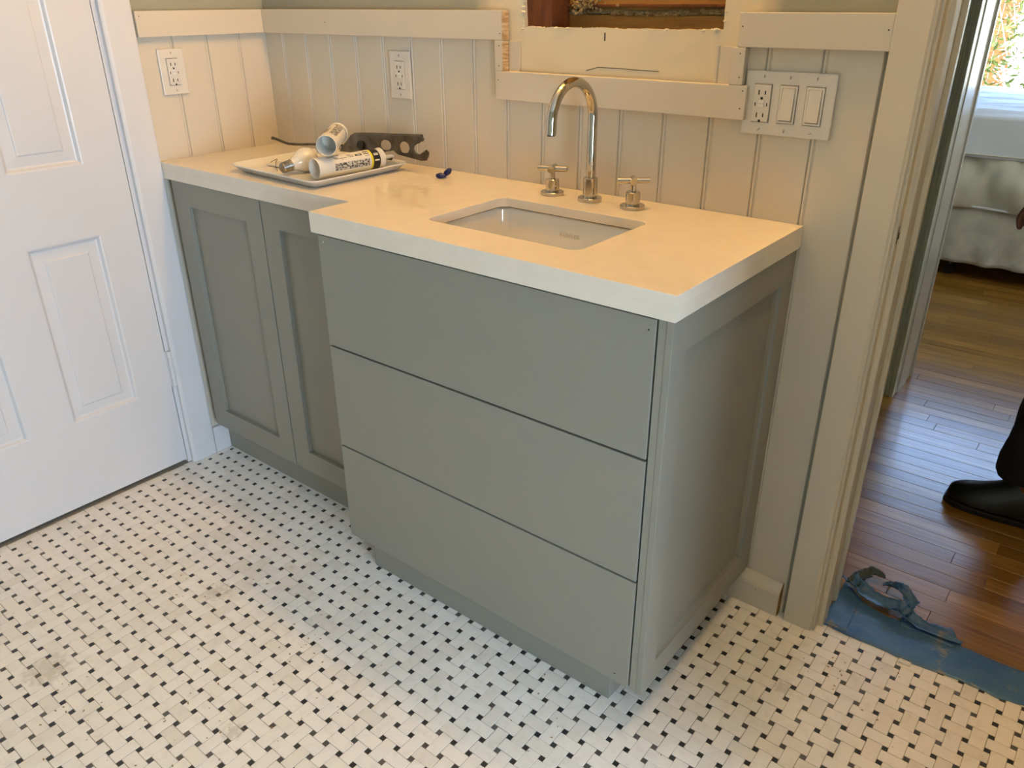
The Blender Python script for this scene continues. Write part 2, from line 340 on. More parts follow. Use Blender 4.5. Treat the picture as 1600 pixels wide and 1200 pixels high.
def place(lst, meshf, name, stuffname, m, keep=300):
    sc = []
    for t in lst:
        p = px((t[0], t[1], 0)); v = -1
        if p and -5 < p[0] < 1605 and 100 < p[1] < 1205:
            hid = (t[0] < 1.60 and t[1] > -.50) or (t[1] > -.02)
            if not hid: v = 1/p[2]
        sc.append((v, t))
    order = sorted(range(len(sc)), key=lambda k: -sc[k][0]); chosen = set(order[:keep])
    big = bmesh.new()
    V, F = [], []
    for k, (v, t) in enumerate(sc):
        me = meshf(t); rz = rnd.uniform(-.012, .012); dz = rnd.uniform(-.0003, .0002); jx, jy = rnd.uniform(-.0004, .0004), rnd.uniform(-.0004, .0004)
        if k in chosen:
            o = bpy.data.objects.new(name, me); C.objects.link(o); o.parent = grout; o.location = (t[0]+jx, t[1]+jy, dz); o.rotation_euler = (0, 0, rz)
        else:
            base = len(V); c, s = math.cos(rz), math.sin(rz)
            for w in me.vertices:
                X = t[0]+jx+c*w.co.x-s*w.co.y; Y = t[1]+jy+s*w.co.x+c*w.co.y
                V.append((max(X, .0005), min(Y, .0455), dz+w.co.z))
            for p in me.polygons: F.append([base+q for q in p.vertices])
    me = bpy.data.meshes.new(stuffname); me.from_pydata(V, [], F); me.materials.append(M[m]); big.free()
    o = bpy.data.objects.new(stuffname, me); C.objects.link(o); o.parent = grout; o['kind'] = 'stuff'
place(cells, lambda t: meH if t[2] else meV, 'tile', 'tiles', 'tile')
place(dots, lambda t: meD, 'dot_tile', 'dot_tiles', 'dot')

# back wall: drywall with the rough opening
hole = []
import itertools
def jag(a, b, n, amp, seed):
    out = []; rr = random.Random(seed)
    for k in range(n):
        t = k/n; nx, ny = -(b[1]-a[1]), (b[0]-a[0]); l = math.hypot(nx, ny); d = rr.uniform(-amp, amp)
        out.append((a[0]+(b[0]-a[0])*t+nx/l*d, a[1]+(b[1]-a[1])*t+ny/l*d))
    return out
hx0, hx1, hz0, hz1 = .970, 1.452, 1.277, 1.86
hole = jag((hx0, hz0), (hx0+.025, hz0-.001), 2, .002, 1)+jag((hx0+.025, hz0-.001), (hx1, hz0), 40, .0012, 2)+jag((hx1, hz0), (hx1, hz1), 18, .003, 3)+jag((hx1, hz1), (hx0, hz1), 16, .003, 4)+jag((hx0, hz1), (hx0, hz0), 18, .004, 5)
wb = obj('wall_back', stand_xz(plate([(-.02, 0), (1.80, 0), (1.80, 2.42), (-.02, 2.42)], [hole], .012), .0175), 'drywall')
struct(wb, 'back wall with white beadboard wainscot under a cut drywall opening', 'wall')
obj('wall_core', bx(1.46, 1.80, .0175, .12, 0, 2.42), 'plaster', wb)
obj('wall_core', bx(-.02, .90, .0175, .12, 0, 2.42), 'plaster', wb)
obj('wall_core', bx(.90, 1.46, .0175, .12, 0, 1.20), 'plaster', wb)
obj('wall_core', bx(.90, 1.46, .0175, .12, 1.9, 2.42), 'plaster', wb)
obj('wall_header', bx(1.80, 2.75, .0055, .12, 2.08, 2.42), 'plaster', wb)
# torn lip of gypsum round the opening
lip = bmesh.new(); rr = random.Random(3)
for (a, bb, n) in (((hx0-.006, hz0-.004), (hx0+.06, hz0-.001), 7), ((1.16, hz0-.001), (1.18, hz0-.001), 2), ((1.40, hz0-.002), (1.452, hz0+.002), 4), ((hx0-.004, hz0), (hx0-.004, hz0+.08), 8), ((hx1+.003, hz0), (hx1+.002, hz0+.08), 5), ((1.0, hz0-.002), (1.42, hz0-.002), 14)):
    for k in range(n):
        t = k/n; p = (a[0]+(bb[0]-a[0])*t, rr.uniform(.003, .012), a[1]+(bb[1]-a[1])*t)
        b2 = bmesh.new(); bmesh.ops.create_icosphere(b2, subdivisions=1, radius=rr.uniform(.002, .0045))
        for v in b2.verts: v.co = Vector((v.co.x*rr.uniform(1, 2.4), v.co.y*.8, v.co.z*rr.uniform(.5, 1)))
        join(lip, b2, Matrix.Translation(p))
obj('torn_edge', lip, 'torn', wb)
# framing seen through the opening
obj('stud', bx(.955, 1.036, .018, .088, 1.20, 1.9, .002), 'stud', wb)
obj('sheathing_board', bx(1.036, 1.46, .078, .0898, 1.316, 1.322, .001), 'stud', wb)
zz = [(1.205, 1.301), (1.309, 1.405), (1.409, 1.5), (1.504, 1.6), (1.604, 1.7), (1.704, 1.8), (1.804, 1.9)]
for k, (a, b_) in enumerate(zz): obj('sheathing_board', bx(.9, 1.46, .09, .105, a, b_, .002), 'lath', wb)
fz = bmesh.new(); rr = random.Random(9)
for k in range(900):
    t = rr.random(); x = 1.036+t*.416; w = .0055+.003*noise.noise(Vector((x*30, 0, 0))); z = 1.306+.0025*math.sin(x*19)+.003*noise.noise(Vector((x*45, 2, 0)))+rr.uniform(-w, w)*.8
    b2 = bmesh.new(); bmesh.ops.create_icosphere(b2, subdivisions=1, radius=rr.uniform(.0010, .0026))
    for v in b2.verts: v.co.x *= 2.2; v.co.z *= .8
    join(fz, b2, Matrix.Translation((x, .0885+rr.uniform(-.003, .002), z)) @ Matrix.Rotation(rr.uniform(-.6, .6), 4, 'Y'))
for k in range(160):
    x = 1.058+abs(rr.gauss(0, .028)); z = 1.322+rr.gauss(0, .009)
    b2 = bmesh.new(); bmesh.ops.create_icosphere(b2, subdivisions=1, radius=rr.uniform(.0015, .0045))
    for v in b2.verts: v.co.x *= rr.uniform(.6, 1.8)
    join(fz, b2, Matrix.Translation((x, .078+rr.uniform(-.012, .008), z)))
ff = obj('paper_fuzz', fz, 'fuzz', wb); ff['kind'] = 'stuff'
# pencil marks on the primer
obj('marker_line', bx(1.1835, 1.1865, .0050, .0058, 1.252, 1.268), 'black', wb)
obj('pencil_line', tube([(1.14, .0055, 1.191), (1.17, .0052, 1.199), (1.22, .0052, 1.199), (1.27, .0052, 1.1975), (1.32, .0052, 1.197)], .0008, 5), 'gun', wb)

# beadboard strips
GX, GS = .0831, .1051
def strip_bm(w, h):
    """board of width w, height h, in local x/z, front face at y=0 ; bead and two grooves at its left edge"""
    d, g = .0055, .0028
    pr = [(.0004, d), (.0004, g), (.0022, .0004), (.004, 0), (.006, .0004), (.0078, g), (.0094, g), (.0112, 0), (w-.0022, 0), (w-.0004, g), (w-.0004, d)]
    return extrude_profile([(a, b_, 0) for a, b_ in pr], (0, 0, h))
for k in range(-1, 17):
    x0 = GX+k*GS-.0055; x1 = x0+GS
    x0c, x1c = max(x0, .0), min(x1, 1.772)
    if x1c-x0c < .02: continue
    mid = (x0+x1)/2
    top = 1.25 if (mid < .93 or mid > 1.49) else 1.16
    bm = strip_bm(x1-x0, top)
    for v in bm.verts: v.co.x = min(max(v.co.x+x0, x0c), x1c)
    obj('beadboard_strip', bm, 'white', wb)
obj('beadboard_offcut', bx(.9285, .9590, -.001, .0055, 1.18, 1.247, .0008), 'white', wb)
obj('beadboard_offcut', bx(1.4565, 1.4850, -.001, .0055, 1.18, 1.249, .0008), 'white', wb)

# left wall: plaster + beadboard
wl = obj('wall_left', bx(-.12, -.0055, -.47, .13, 0, 2.42), 'drywall'); struct(wl, 'left wall with white painted beadboard and sage paint above', 'wall')
obj('wall_section', bx(-.12, -.0055, -2.95, -1.30, 0, 2.42), 'plaster', wl); obj('wall_header', bx(-.12, -.0055, -1.31, -.46, 2.1, 2.42), 'plaster', wl)
for k in range(4):
    y1 = -.090-(k-1)*.1051+.0; y0 = y1-.1051
    bm = strip_bm(.1051, 1.25)
    for v in bm.verts:
        X, Y, Z = v.co; v.co = Vector((-Y, min(max(y1-X, -.405), 0), Z))
    obj('beadboard_strip', bm, 'white', wl)

# remaining shell
def shell(name, a, m, label, cat='wall'): o = obj(name, bx(*a), m); struct(o, label, cat); return o
shell('wall_right', (2.66, 2.78, -.66, 4.6, 0, 2.42), 'plaster', 'plain wall at the right, outside the view')
shell('wall_bath', (3.90, 4.02, -2.95, -.66, 0, 2.42), 'plaster', 'solid far right bathroom wall behind the daylight panel, outside the view')
shell('daylight_blocker', (2.30, 4.02, -.76, -.66, 0, 2.42), 'plaster', 'added unseen wall blocking daylight right of the doorway')  # added out of view to keep daylight off the back wall and end panel
wr = obj('wall_rear', bx(-.12, .6, -3.07, -2.95, 0, 2.42), 'plaster'); struct(wr, 'rear wall of the bathroom behind the camera', 'wall')
for a in ((.6, 4.02, -3.07, -2.95, 0, 2.42),): obj('wall_section', bx(*a), 'plaster', wr)
shell('ceiling', (-.14, 4.04, -3.1, 4.62, 2.42, 2.5), 'ceiling', 'flat white ceiling over bathroom and bedroom', 'ceiling')
shell('wall_hallway', (.3, .42, .12, 1.36, 0, 2.42), 'plaster', 'hallway wall hidden behind the bathroom wall')
pw = shell('wall_partition', (-.14, 1.600, 1.385, 1.605, 0, 2.42), 'plaster', 'partition wall ending beside the bedroom opening')
shell('wall_bedroom', (-.14, -.02, 1.605, 4.6, 0, 2.42), 'plaster', 'left wall of the bedroom behind the partition')
wf = obj('wall_far', bx(-.14, .92, 4.45, 4.6, 0, 2.42), 'plaster'); struct(wf, 'far bedroom wall around the window', 'wall')
for a in ((2.6, 2.78, 4.45, 4.6, 0, 2.42), (.92, 2.6, 4.45, 4.6, 0, .62), (.92, 2.6, 4.45, 4.6, 2.1, 2.42)): obj('wall_section', bx(*a), 'plaster', wf)

# bedroom window
wn = obj('window_1', stand_xz(plate([(.92, .62), (2.6, .62), (2.6, 2.1), (.92, 2.1)], [[(.98, .67), (1.76, .67), (1.76, 2.04), (.98, 2.04)], [(1.80, .67), (2.54, .67), (2.54, 2.04), (1.80, 2.04)]], .05, .003), 4.52), 'gloss'); struct(wn, 'bedroom window in a white frame, bright foliage outside', 'window')
obj('pane', bx(.98, 1.76, 4.494, 4.497, .67, 2.04), 'pane', wn); obj('pane', bx(1.8, 2.54, 4.494, 4.497, .67, 2.04), 'pane', wn)
obj('sill', bx(.88, 2.64, 4.40, 4.47, .60, .63, .003), 'gloss', wn)

# trims of the bathroom
NAILS = []
def trim(name, a, label, m='white', bev=.0012, nails=()):
    o = obj(name, bx(*a, bev), m); struct(o, label)
    for (x, z) in nails:
        obj('nail_hole', lathe([(0, 0), (.0014, 0), (.0014, .0004), (0, .0004)], 8, None, axis_m((x, a[2]+.0001, z), (x, a[2]-1, z))), 'slot', o)
    return o
trim('trim_1', (.0185, .921, -.018, 0, 1.248, 1.3105), 'white chair rail along the back wall left of the opening', nails=((.30, 1.279), (.915, 1.262)))
obj('raw_end', bx(.9212, .9275, -.0178, 0, 1.2485, 1.31), 'wood_end', bpy.data.objects['trim_1'])
trim('trim_2', (1.494, 1.769, -.018, 0, 1.2495, 1.309), 'white chair rail right of the opening, above the switch plate', nails=((1.502, 1.285), (1.762, 1.283)))
trim('trim_3', (.9005, 1.524, -.018, 0, 1.119, 1.1815), 'long white board under the opening behind the faucet', nails=((.909, 1.162), (1.516, 1.172), (1.514, 1.14)))
trim('trim_4', (.899, .9215, -.018, 0, 1.1818, 1.2476), 'short upright white block at the left of the opening', nails=((.912, 1.236), (.912, 1.193)))
obj('raw_end', bx(.9217, .9275, -.0178, 0, 1.182, 1.247), 'wood_end', bpy.data.objects['trim_4'])
trim('trim_5', (1.4855, 1.513, -.018, 0, 1.1818, 1.249), 'short upright white block at the right of the opening', nails=((1.503, 1.238), (1.506, 1.196)))
o = obj('trim_6', bx(0, .018, -.402, 0, 1.248, 1.3105, .0012), 'white'); struct(o, 'white chair rail on the left wall above its outlet')
obj('nail_hole', lathe([(0, 0), (.0014, 0), (.0014, .0004), (0, .0004)], 8, None, axis_m((.018, -.392, 1.298), (1, -.392, 1.298))), 'slot', o)

# left door + casing
d = obj('door_1', bx(-.036, -.0235, -1.222, -.502, .014, 2.06), 'door'); struct(d, 'closed white six-panel door', 'door')
ycols = [(-.797, -.607), (-1.117, -.917)]; zrows = [(.268, .766), (.953, 1.60), (1.72, 1.95)]
pl = plate([(-1.222, .014), (-.502, .014), (-.502, 2.06), (-1.222, 2.06)], [[(a, c), (b_, c), (b_, e), (a, e)] for a, b_ in ycols for c, e in zrows], .022)
obj('stiles_and_rails', stand_yz(pl, -.0235), 'door', d)
def raised(y0, y1, z0, z1):
    bm = bmesh.new(); L = []
    for ins, X in ((0, -.0015), (.004, -.0030), (.009, -.0105), (.013, -.0120), (.038, -.0100), (.0405, -.0075), (.043, -.0070)):
        L.append([bm.verts.new((X, a, b_)) for a, b_ in ((y0+ins, z0+ins), (y1-ins, z0+ins), (y1-ins, z1-ins), (y0+ins, z1-ins))])
    for a, b_ in zip(L, L[1:]):
        for k in range(4): bm.faces.new((a[k], a[(k+1) % 4], b_[(k+1) % 4], b_[k]))
    bm.faces.new(L[-1]); return bm
for a, b_ in ycols:
    for c, e in zrows: obj('door_panel', raised(a, b_, c, e), 'door', d)
for z in (.274, 1.72):
    kn = obj('hinge', lathe([(0, 0), (.0065, 0), (.0072, .001), (.0072, .021), (.0062, .0225), (.0062, .0235), (.0072, .025), (.0072, .045), (.0062, .0465), (.0062, .0475), (.0072, .049), (.0072, .066), (.0062, .0675), (.0062, .0685), (.0072, .07), (.0072, .09), (.0062, .0915), (.0062, .0925), (.0072, .094), (.0072, .111), (.0062, .113), (0, .115)], 16, None, Matrix.Translation((.0068, -.4935, z))), 'door', d)
    obj('hinge_leaf', bx(-.012, .0005, -.503, -.490, z, z+.113), 'door', d)
dk = thing('door_knob', 'round knob of the closed white door at its far edge', 'door knob') if False else None
j = obj('trim_7', bx(-.10, -.002, -.499, -.478, 0, 2.085, .001), 'door'); struct(j, 'white door jamb beside the hinge of the six-panel door')
cs = extrude_profile([(-.004, -.488, 0), (.011, -.488, 0), (.0135, -.484, 0), (.0150, -.478, 0), (.0155, -.440, 0), (.0155, -.412, 0), (.0145, -.4075, 0), (.0120, -.4055, 0), (-.004, -.4055, 0)], (0, 0, 2.15))
o = obj('trim_8', cs, 'door'); struct(o, 'white door casing between the six-panel door and the counter')
o = obj('trim_9', bx(0, .018, -1.32, -1.226, 0, 2.15, .002), 'white'); struct(o, 'white door casing left of the six-panel door, outside the view')
o = obj('trim_17', bx(-.10, .018, -1.32, -.405, 2.08, 2.16, .002), 'white'); struct(o, 'white head casing above the six-panel door')
obj_ = obj('door_shade_sheet', bx(-.115, -.10, -1.3, -.47, 0, 2.1), 'dark'); struct(obj_, 'dark sheet standing in for the shade behind the closed door')  # dark sheet, shade behind the door put into its colour

# right doorway casing and jamb
cs = extrude_profile([(1.769, -.0, 0), (1.769, -.0175, 0), (1.7705, -.019, 0), (1.8255, -.019, 0), (1.828, -.0175, 0), (1.8295, -.0165, 0), (1.832, -.0165, 0), (1.8335, -.0145, 0), (1.8335, -.0, 0)], (0, 0, 2.15))
o = obj('trim_11', cs, 'white'); struct(o, 'wide white door casing right of the light switches')
jm = extrude_profile([(1.80, -.001, 0), (1.838, -.012, 0), (1.8395, -.0105, 0), (1.8395, .012, 0), (1.842, .014, 0), (1.849, .014, 0), (1.8505, .0155, 0), (1.8505, .050, 0), (1.849, .0515, 0), (1.8405, .0515, 0), (1.8405, .108, 0), (1.838, .1195, 0), (1.80, .1195, 0)], (0, 0, 2.09))
o = obj('trim_12', jm, 'white'); struct(o, 'white door jamb of the open doorway with a strike mortise')
obj('strike_mortise', bx(1.8385, 1.8400, -.006, -.002, .925, .957), 'slot', o); obj('strike_mortise', bx(1.8385, 1.8400, .001, .008, .932, .944), 'slot', o)
hc = extrude_profile([(1.78, .12, 0), (1.846, .12, 0), (1.8475, .122, 0), (1.8475, .134, 0), (1.8455, .138, 0), (1.78, .138, 0)], (0, 0, 2.15))
o = obj('trim_13', hc, 'gloss'); struct(o, 'glossy hallway casing on the far side of the doorway')

# baseboards
bb = extrude_profile([(1.575, 0, 0), (1.575, -.0195, 0), (1.575, -.0195, .062), (1.575, -.0175, .070), (1.575, -.005, .088), (1.575, 0, .0885)], (.176, 0, 0))
o = obj('baseboard_back', bb, 'white'); struct(o, 'short white baseboard beside the vanity with a bare cut end', 'baseboard')
we = extrude_profile([(1.7512, 0, 0), (1.7512, -.0192, 0), (1.7512, -.0192, .0617), (1.7512, -.0172, .0695), (1.7512, -.0048, .0875), (1.7512, 0, .088)], (.0012, 0, 0))
obj('raw_end', we, 'mdf', o)
obj('nail_hole', lathe([(0, 0), (.0013, 0), (.0013, .0004), (0, .0004)], 8, None, axis_m((1.694, -.0196, .052), (1.694, -1, .052))), 'slot', o)
bb = extrude_profile([(0, -.4045, 0), (.0140, -.4045, 0), (.0140, -.4045, .078), (.012, -.4045, .086), (0, -.4045, .0875)], (0, .06, 0))
o = obj('baseboard_left', bb, 'door'); struct(o, 'small white baseboard piece between door casing and toe kick', 'baseboard')

# partition trim (fluted)
fl = [(1.50, 1.386, 0), (1.50, 1.362, 0)]
x = 1.515
while x < 1.622:
    for k in range(6): 
        a = PI*k/5; fl.append((x+.0055-.0055*math.cos(a), 1.362+.0075*math.sin(a), 0))
    x += .0145; fl.append((x, 1.362, 0))
fl += [(1.6385, 1.362, 0), (1.6395, 1.364, 0), (1.6395, 1.386, 0)]
o = obj('trim_14', extrude_profile(fl, (0, 0, 2.15)), 'sage'); struct(o, 'fluted sage green casing beyond the open doorway')
jb = extrude_profile([(1.600, 1.386, 0), (1.6385, 1.386, 0), (1.6385, 1.42, 0), (1.642, 1.424, 0), (1.642, 1.54, 0), (1.6385, 1.544, 0), (1.6385, 1.60, 0), (1.645, 1.604, 0), (1.645, 1.622, 0), (1.600, 1.622, 0)], (0, 0, 2.15))
o = obj('trim_15', jb, 'gloss'); struct(o, 'glossy pale jamb behind the fluted green casing')

# oak floor of hall and bedroom
of = obj('floor.001', bx(-.14, 2.78, .0585, 4.6, -.05, -.008), 'dark'); struct(of, 'oak strip floor of the hallway and bedroom', 'floor')
y = .0590; row = 0; n = 0
while y < 4.45:
    x = -.1 - rnd.random()*.8 if y > 1.6 else .42-rnd.random()*.4
    while x < 2.66:
        l = rnd.uniform(.55, 1.35); a, b_ = max(x, .42 if y < 1.5 else -.02), min(x+l, 2.66)
        if b_-a > .05 and (b_ > 1.0 or y > 1.5):
            y1 = min(y+.0565, 4.45); bm = bmesh.new(); zt = rnd.uniform(-.0004, .0)
            bm = bx(a+.0004, b_-.0004, y+.0003, y1, -.008, zt)
            e = [e for e in bm.edges if all(v.co.z > -.001 for v in e.verts)]; bmesh.ops.bevel(bm, geom=e, offset=.0008, segments=1, affect='EDGES')
            # lower half of the box is never seen
            bmesh.ops.translate(bm, verts=bm.verts[:], vec=(-a, -y, 0))
            obj('floor_plank', bm, 'oak', of, loc=(a, y, 0)); n += 1
        x += l
    y += .0568

# ------------------------------------------------------------------ cabinets
def shaker(w, h, rail, stile, depth, thick):
    """frame with recessed panel, local x 0..w, z 0..h, front at y=0 going back to y=thick. returns frame bm, panel bm"""
    fr = plate([(0, 0), (w, 0), (w, h), (0, h)], [[(stile, rail), (w-stile, rail), (w-stile, h-rail), (stile, h-rail)]], thick, .0008)
    fr = stand_xz(fr, thick)
    pn = bx(stile-.004, w-stile+.004, depth, thick-.002, rail-.004, h-rail+.004)
    return fr, pn
bc = thing('base_cabinet', 'grey green two-door base cabinet under the shallow left end of the counter', 'cabinet', (.42, -.2, 0))
def P(o, t): o.parent = t; o.matrix_parent_inverse = Matrix.Translation(-Vector(t.location)); return o
P(obj('carcass', bx(.032, .803, -.366, -.002, .111, .884, .001), 'cabinet'), bc)
for (x0, x1, side) in ((.034, .4390, 'left'), (.4440, .803, 'right')):
    w = x1-x0; fr, pn = shaker(w, .884-.111, .066, .066, .012, .020)
    for bmx in (fr, pn): bmesh.ops.translate(bmx, verts=bmx.verts[:], vec=(x0, -.3985, .111))
    f = P(obj('cabinet_door', fr, 'cabinet'), bc); p = obj('door_panel', pn, 'cabinet', f)
P(obj('gap_shade_strip', bx(.40, .48, -.3765, -.3762, .115, .88), 'dark'), bc)  # dark strip added as painted shade behind the gap between the doors
P(obj('toe_kick', bx(.0145, .8035, -.352, -.338, 0, .1105), 'cabinet'), bc)
vc = thing('vanity_cabinet', 'grey green vanity cabinet with three flat drawers under the sink', 'cabinet', (1.2, -.25, 0))
P(obj('carcass', bx(.812, 1.630, -.455, -.002, .100, .736, .001), 'cabinet'), vc)
P(obj('carcass', bx(.812, .84, -.48, -.002, .7365, .886, .001), 'cabinet'), vc)
zs = [(.0975, .3595), (.3640, .6220), (.6265, .8815)]
for a, b_ in zs: P(obj('drawer_front', bx(.8085, 1.6305, -.5114, -.4925, a, b_, .0012), 'cabinet'), vc)
P(obj('gap_shade_strip', bx(.85, 1.6338, -.4555, -.4551, .1, .884), 'dark'), vc)  # dark backing that paints the shade seen in the drawer gaps
ep = plate([(-.5114, .097), (-.001, .097), (-.001, .886), (-.5114, .886)], [[(-.460, .150), (-.056, .150), (-.056, .820), (-.460, .820)]], .0125, .0008)
e = P(obj('end_panel', stand_yz(ep, 1.6485), 'cabinet'), vc)
P(obj('end_panel_field', bx(1.6345, 1.6490, -.5105, -.001, .0975, .8855), 'cabinet'), vc)
mo = bmesh.new()   # small sloping moulding inside the end panel frame
a0, a1, c0, c1 = -.460, -.056, .150, .820
Ls = []
for ins, X in ((-.0005, 1.6600), (.0015, 1.6535), (.010, 1.6490)):
    Ls.append([mo.verts.new((X, p, q)) for p, q in ((a0+ins, c0+ins), (a1-ins, c0+ins), (a1-ins, c1-ins), (a0+ins, c1-ins))])
for p, q in zip(Ls, Ls[1:]):
    for k in range(4): mo.faces.new((p[k], p[(k+1) % 4], q[(k+1) % 4], q[k]))
P(obj('panel_moulding', mo, 'cabinet'), vc)
tk = bx(.855, 1.571, -.4786, -.4646, 0, .0995, .0005); bx(1.558, 1.571, -.4646, -.02, 0, .0995, 0, tk); bx(.855, .868, -.4646, -.353, 0, .0995, 0, tk); bx(.8065, .868, -.352, -.338, 0, .0995, 0, tk)
P(obj('toe_kick', tk, 'cabinet'), vc)
for (x, z) in ((1.618, .862), (1.6, .118)): P(obj('nail_hole', lathe([(0, 0), (.0016, 0), (.0016, .0004), (0, .0004)], 8, None, axis_m((x, -.5115, z), (x, -1, z))), 'slot'), vc)
P(obj('nail_hole', lathe([(0, 0), (.0018, 0), (.0018, .0004), (0, .0004)], 8, None, axis_m((.826, -.5115, .868), (.826, -1, .868))), 'tray'), vc)

# ------------------------------------------------------------------ counter
cut = rrect(1.040, 1.415, -.417, -.164, .022, 6)
outer = [(.0005, -.0008), (.0005, -.405), (.7975, -.4057), (.7975, -.5192), (1.6665, -.5192), (1.6665, -.0008)]
ct = thing('countertop', 'cream white quartz counter stepped from shallow left end to deep sink end', 'countertop', (1.0, -.25, .887))
P(obj('top_slab', xf(plate(outer, [cut], .020, .0009), Matrix.Translation((0, 0, .911))), 'quartz'), ct)
ap = bmesh.new(); zb, zt = .8868, .9115
bx(.0008, .7975, -.4055, -.386, zb, zt, 0, ap)
ap2 = P(obj('apron', ap, 'quartz'), ct)
ap = bmesh.new(); bx(.7977, 1.6663, -.5190, -.4995, zb, zt, 0, ap); bx(.7977, .8150, -.4995, -.386, zb, zt, 0, ap); bx(1.649, 1.6663, -.4995, -.001, zb, zt, 0, ap)
P(obj('apron', ap, 'quartz'), ct)

# sink
sk = thing('sink', 'white rectangular undermount sink set into the counter', 'sink', (1.2275, -.29, .76))
sb = bmesh.new()
def loop(ins, z, r): return [sb.verts.new((x, y, z)) for x, y in rrect(1.032+ins, 1.423-ins, -.425+ins, -.156-ins, r, 6)]
Ls = [loop(-.02, .9075, .03), loop(.0, .9075, .026), loop(.003, .904, .026), loop(.012, .80, .034), loop(.02, .783, .04), loop(.04, .774, .05)]
for p, q in zip(Ls, Ls[1:]):
    for k in range(len(p)): sb.faces.new((p[k], p[(k+1) % len(p)], q[(k+1) % len(p)], q[k]))
sb.faces.new(Ls[-1]); o = obj('basin', sb, 'porcelain'); o.modifiers.new('s', 'SOLIDIFY').thickness = .008; o.modifiers['s'].offset = -1
autosmooth(o, 40); P(o, sk)
P(obj('drain', lathe([(0, .004), (.012, .004), (.013, .002), (.018, .002), (.022, .003), (.025, .001), (.025, 0), (0, 0)], 28, None, Matrix.Translation((1.2275, -.25, .7745))), 'chrome', None, True), sk)
cu = bpy.data.curves.new('t', 'FONT'); cu.body = 'KOHLER'; cu.size = .0125; cu.extrude = .0002; cu.align_x = 'CENTER'; cu.space_character = 1.15
to = bpy.data.objects.new('t', cu); C.objects.link(to); dg = bpy.context.evaluated_depsgraph_get(); dg.update(); me = bpy.data.meshes.new_from_object(to.evaluated_get(dg)); bpy.data.objects.remove(to)
M['logo'] = mat('faint_grey_print', srgb(204, 199, 190), .4, col2=srgb(200, 195, 186)); me.materials.clear(); me.materials.append(M['logo'])
lo = bpy.data.objects.new('maker_mark', me); C.objects.link(lo); lo.matrix_world = Matrix.Translation((1.224, -.1645, .868)) @ Matrix.Rotation(math.radians(90), 4, 'X'); P(lo, sk)

# faucet
def flange(r, h): return [(0, 0), (r-.0008, 0), (r, .0008), (r, h-.001), (r-.001, h), (0, h)]
def sm(o): return autosmooth(o, 35)
FX, FY = 1.2165, -.078
faucet = thing('faucet', 'polished widespread faucet with gooseneck spout and two cross handles behind the sink', 'faucet', (FX, FY, H))
def sub(name, loc):
    o = bpy.data.objects.new(name, None); C.objects.link(o); o.empty_display_size = .03; o.parent = faucet; o.location = Vector(loc)-Vector((FX, FY, H)); return o
fs = sub('spout', (FX, FY, H))
sm(obj('escutcheon', lathe(flange(.0265, .009), 40), 'chrome', fs))
sm(obj('collar', lathe([(0, .009), (.0150, .009), (.0150, .0125), (.0160, .0133), (.0160, .0500), (.0150, .0512), (0, .0512)], 40), 'chrome', fs))
pts = [(0, 0, .048), (0, 0, .10), (0, 0, .150)]
R = .0745; zc = .177
for k in range(0, 25):
    a = PI*k/24*1.02; pts.append((0, -R+R*math.cos(a), zc+R*1.0*math.sin(a)))
pts.append((0, -2*R-.001, .158))
sp = tube([Vector(p) for p in pts], .0104, 24); sm(obj('gooseneck', sp, 'chrome', fs, True))
sm(obj('aerator', lathe([(0, 0), (.0080, 0), (.0080, .002), (0, .002)], 24, None, Matrix.Translation((0, -2*R-.001, .1562))), 'slot', fs))
def handle(x, y, side, rot):
    h = sub('handle', (x, y, H))
    sm(obj('escutcheon', lathe(flange(.0265, .008), 40), 'chrome', h))
    sm(obj('collar', lathe([(0, .008), (.0145, .008), (.0145, .0115), (.0155, .0122), (.0155, .0345), (.0145, .0355), (0, .0355)], 40), 'chrome', h))
    sm(obj('stem', lathe([(0, .035), (.0062, .035), (.0062, .056), (0, .056)], 24), 'chrome', h))
    for k, ln in ((0, .034), (1, .0175)):
        a = rot+k*PI/2; dx, dy = math.cos(a)*ln, math.sin(a)*ln
        m_ = axis_m((-dx, -dy, .0585), (dx, dy, .0585)); rr_ = .0062 if k == 0 else .0080; L_ = 2*ln
        sm(obj('lever', lathe([(0, 0), (rr_-.0006, 0), (rr_, .0006), (rr_, L_-.0006), (rr_-.0006, L_), (0, L_)], 24, None, m_), 'chrome', h))
    return h
handle(1.1130, -.076, 'left', math.radians(20)); handle(1.3265, -.081, 'right', math.radians(36))

# ------------------------------------------------------------------ outlets and switches
def slots(parent, T, toggles=True):
    """receptacle details in plate-local coords: x right, z up, y towards the wall; T maps to world"""
    for zc in (.0195, -.0215):
        for (dx, h) in ((-.0065, .0085), (.0060, .0068)):
            obj('slot', xf(bx(dx-.0011, dx+.0011, -.0102, -.0098, zc-h/2, zc+h/2), T), 'slot', parent)
        obj('slot', xf(lathe([(0, 0), (.0026, 0), (.0026, .0004), (0, .0004)], 12, None, axis_m((0, -.0098, zc-.0105), (0, -1, zc-.0105))), T), 'slot', parent)
    for s in (-1, 1): obj('slot', xf(bx(s*.0115-.0010, s*.0115+.0010, -.0102, -.0098, -.0050, .0010), T), 'slot', parent)
    obj('test_button', xf(bx(-.006, .006, -.0112, -.0096, .0003, .0060, .0005), T), 'tray', parent)
    obj('reset_button', xf(bx(-.006, .006, -.0112, -.0096, -.0068, -.0010, .0005), T), 'tray', parent)
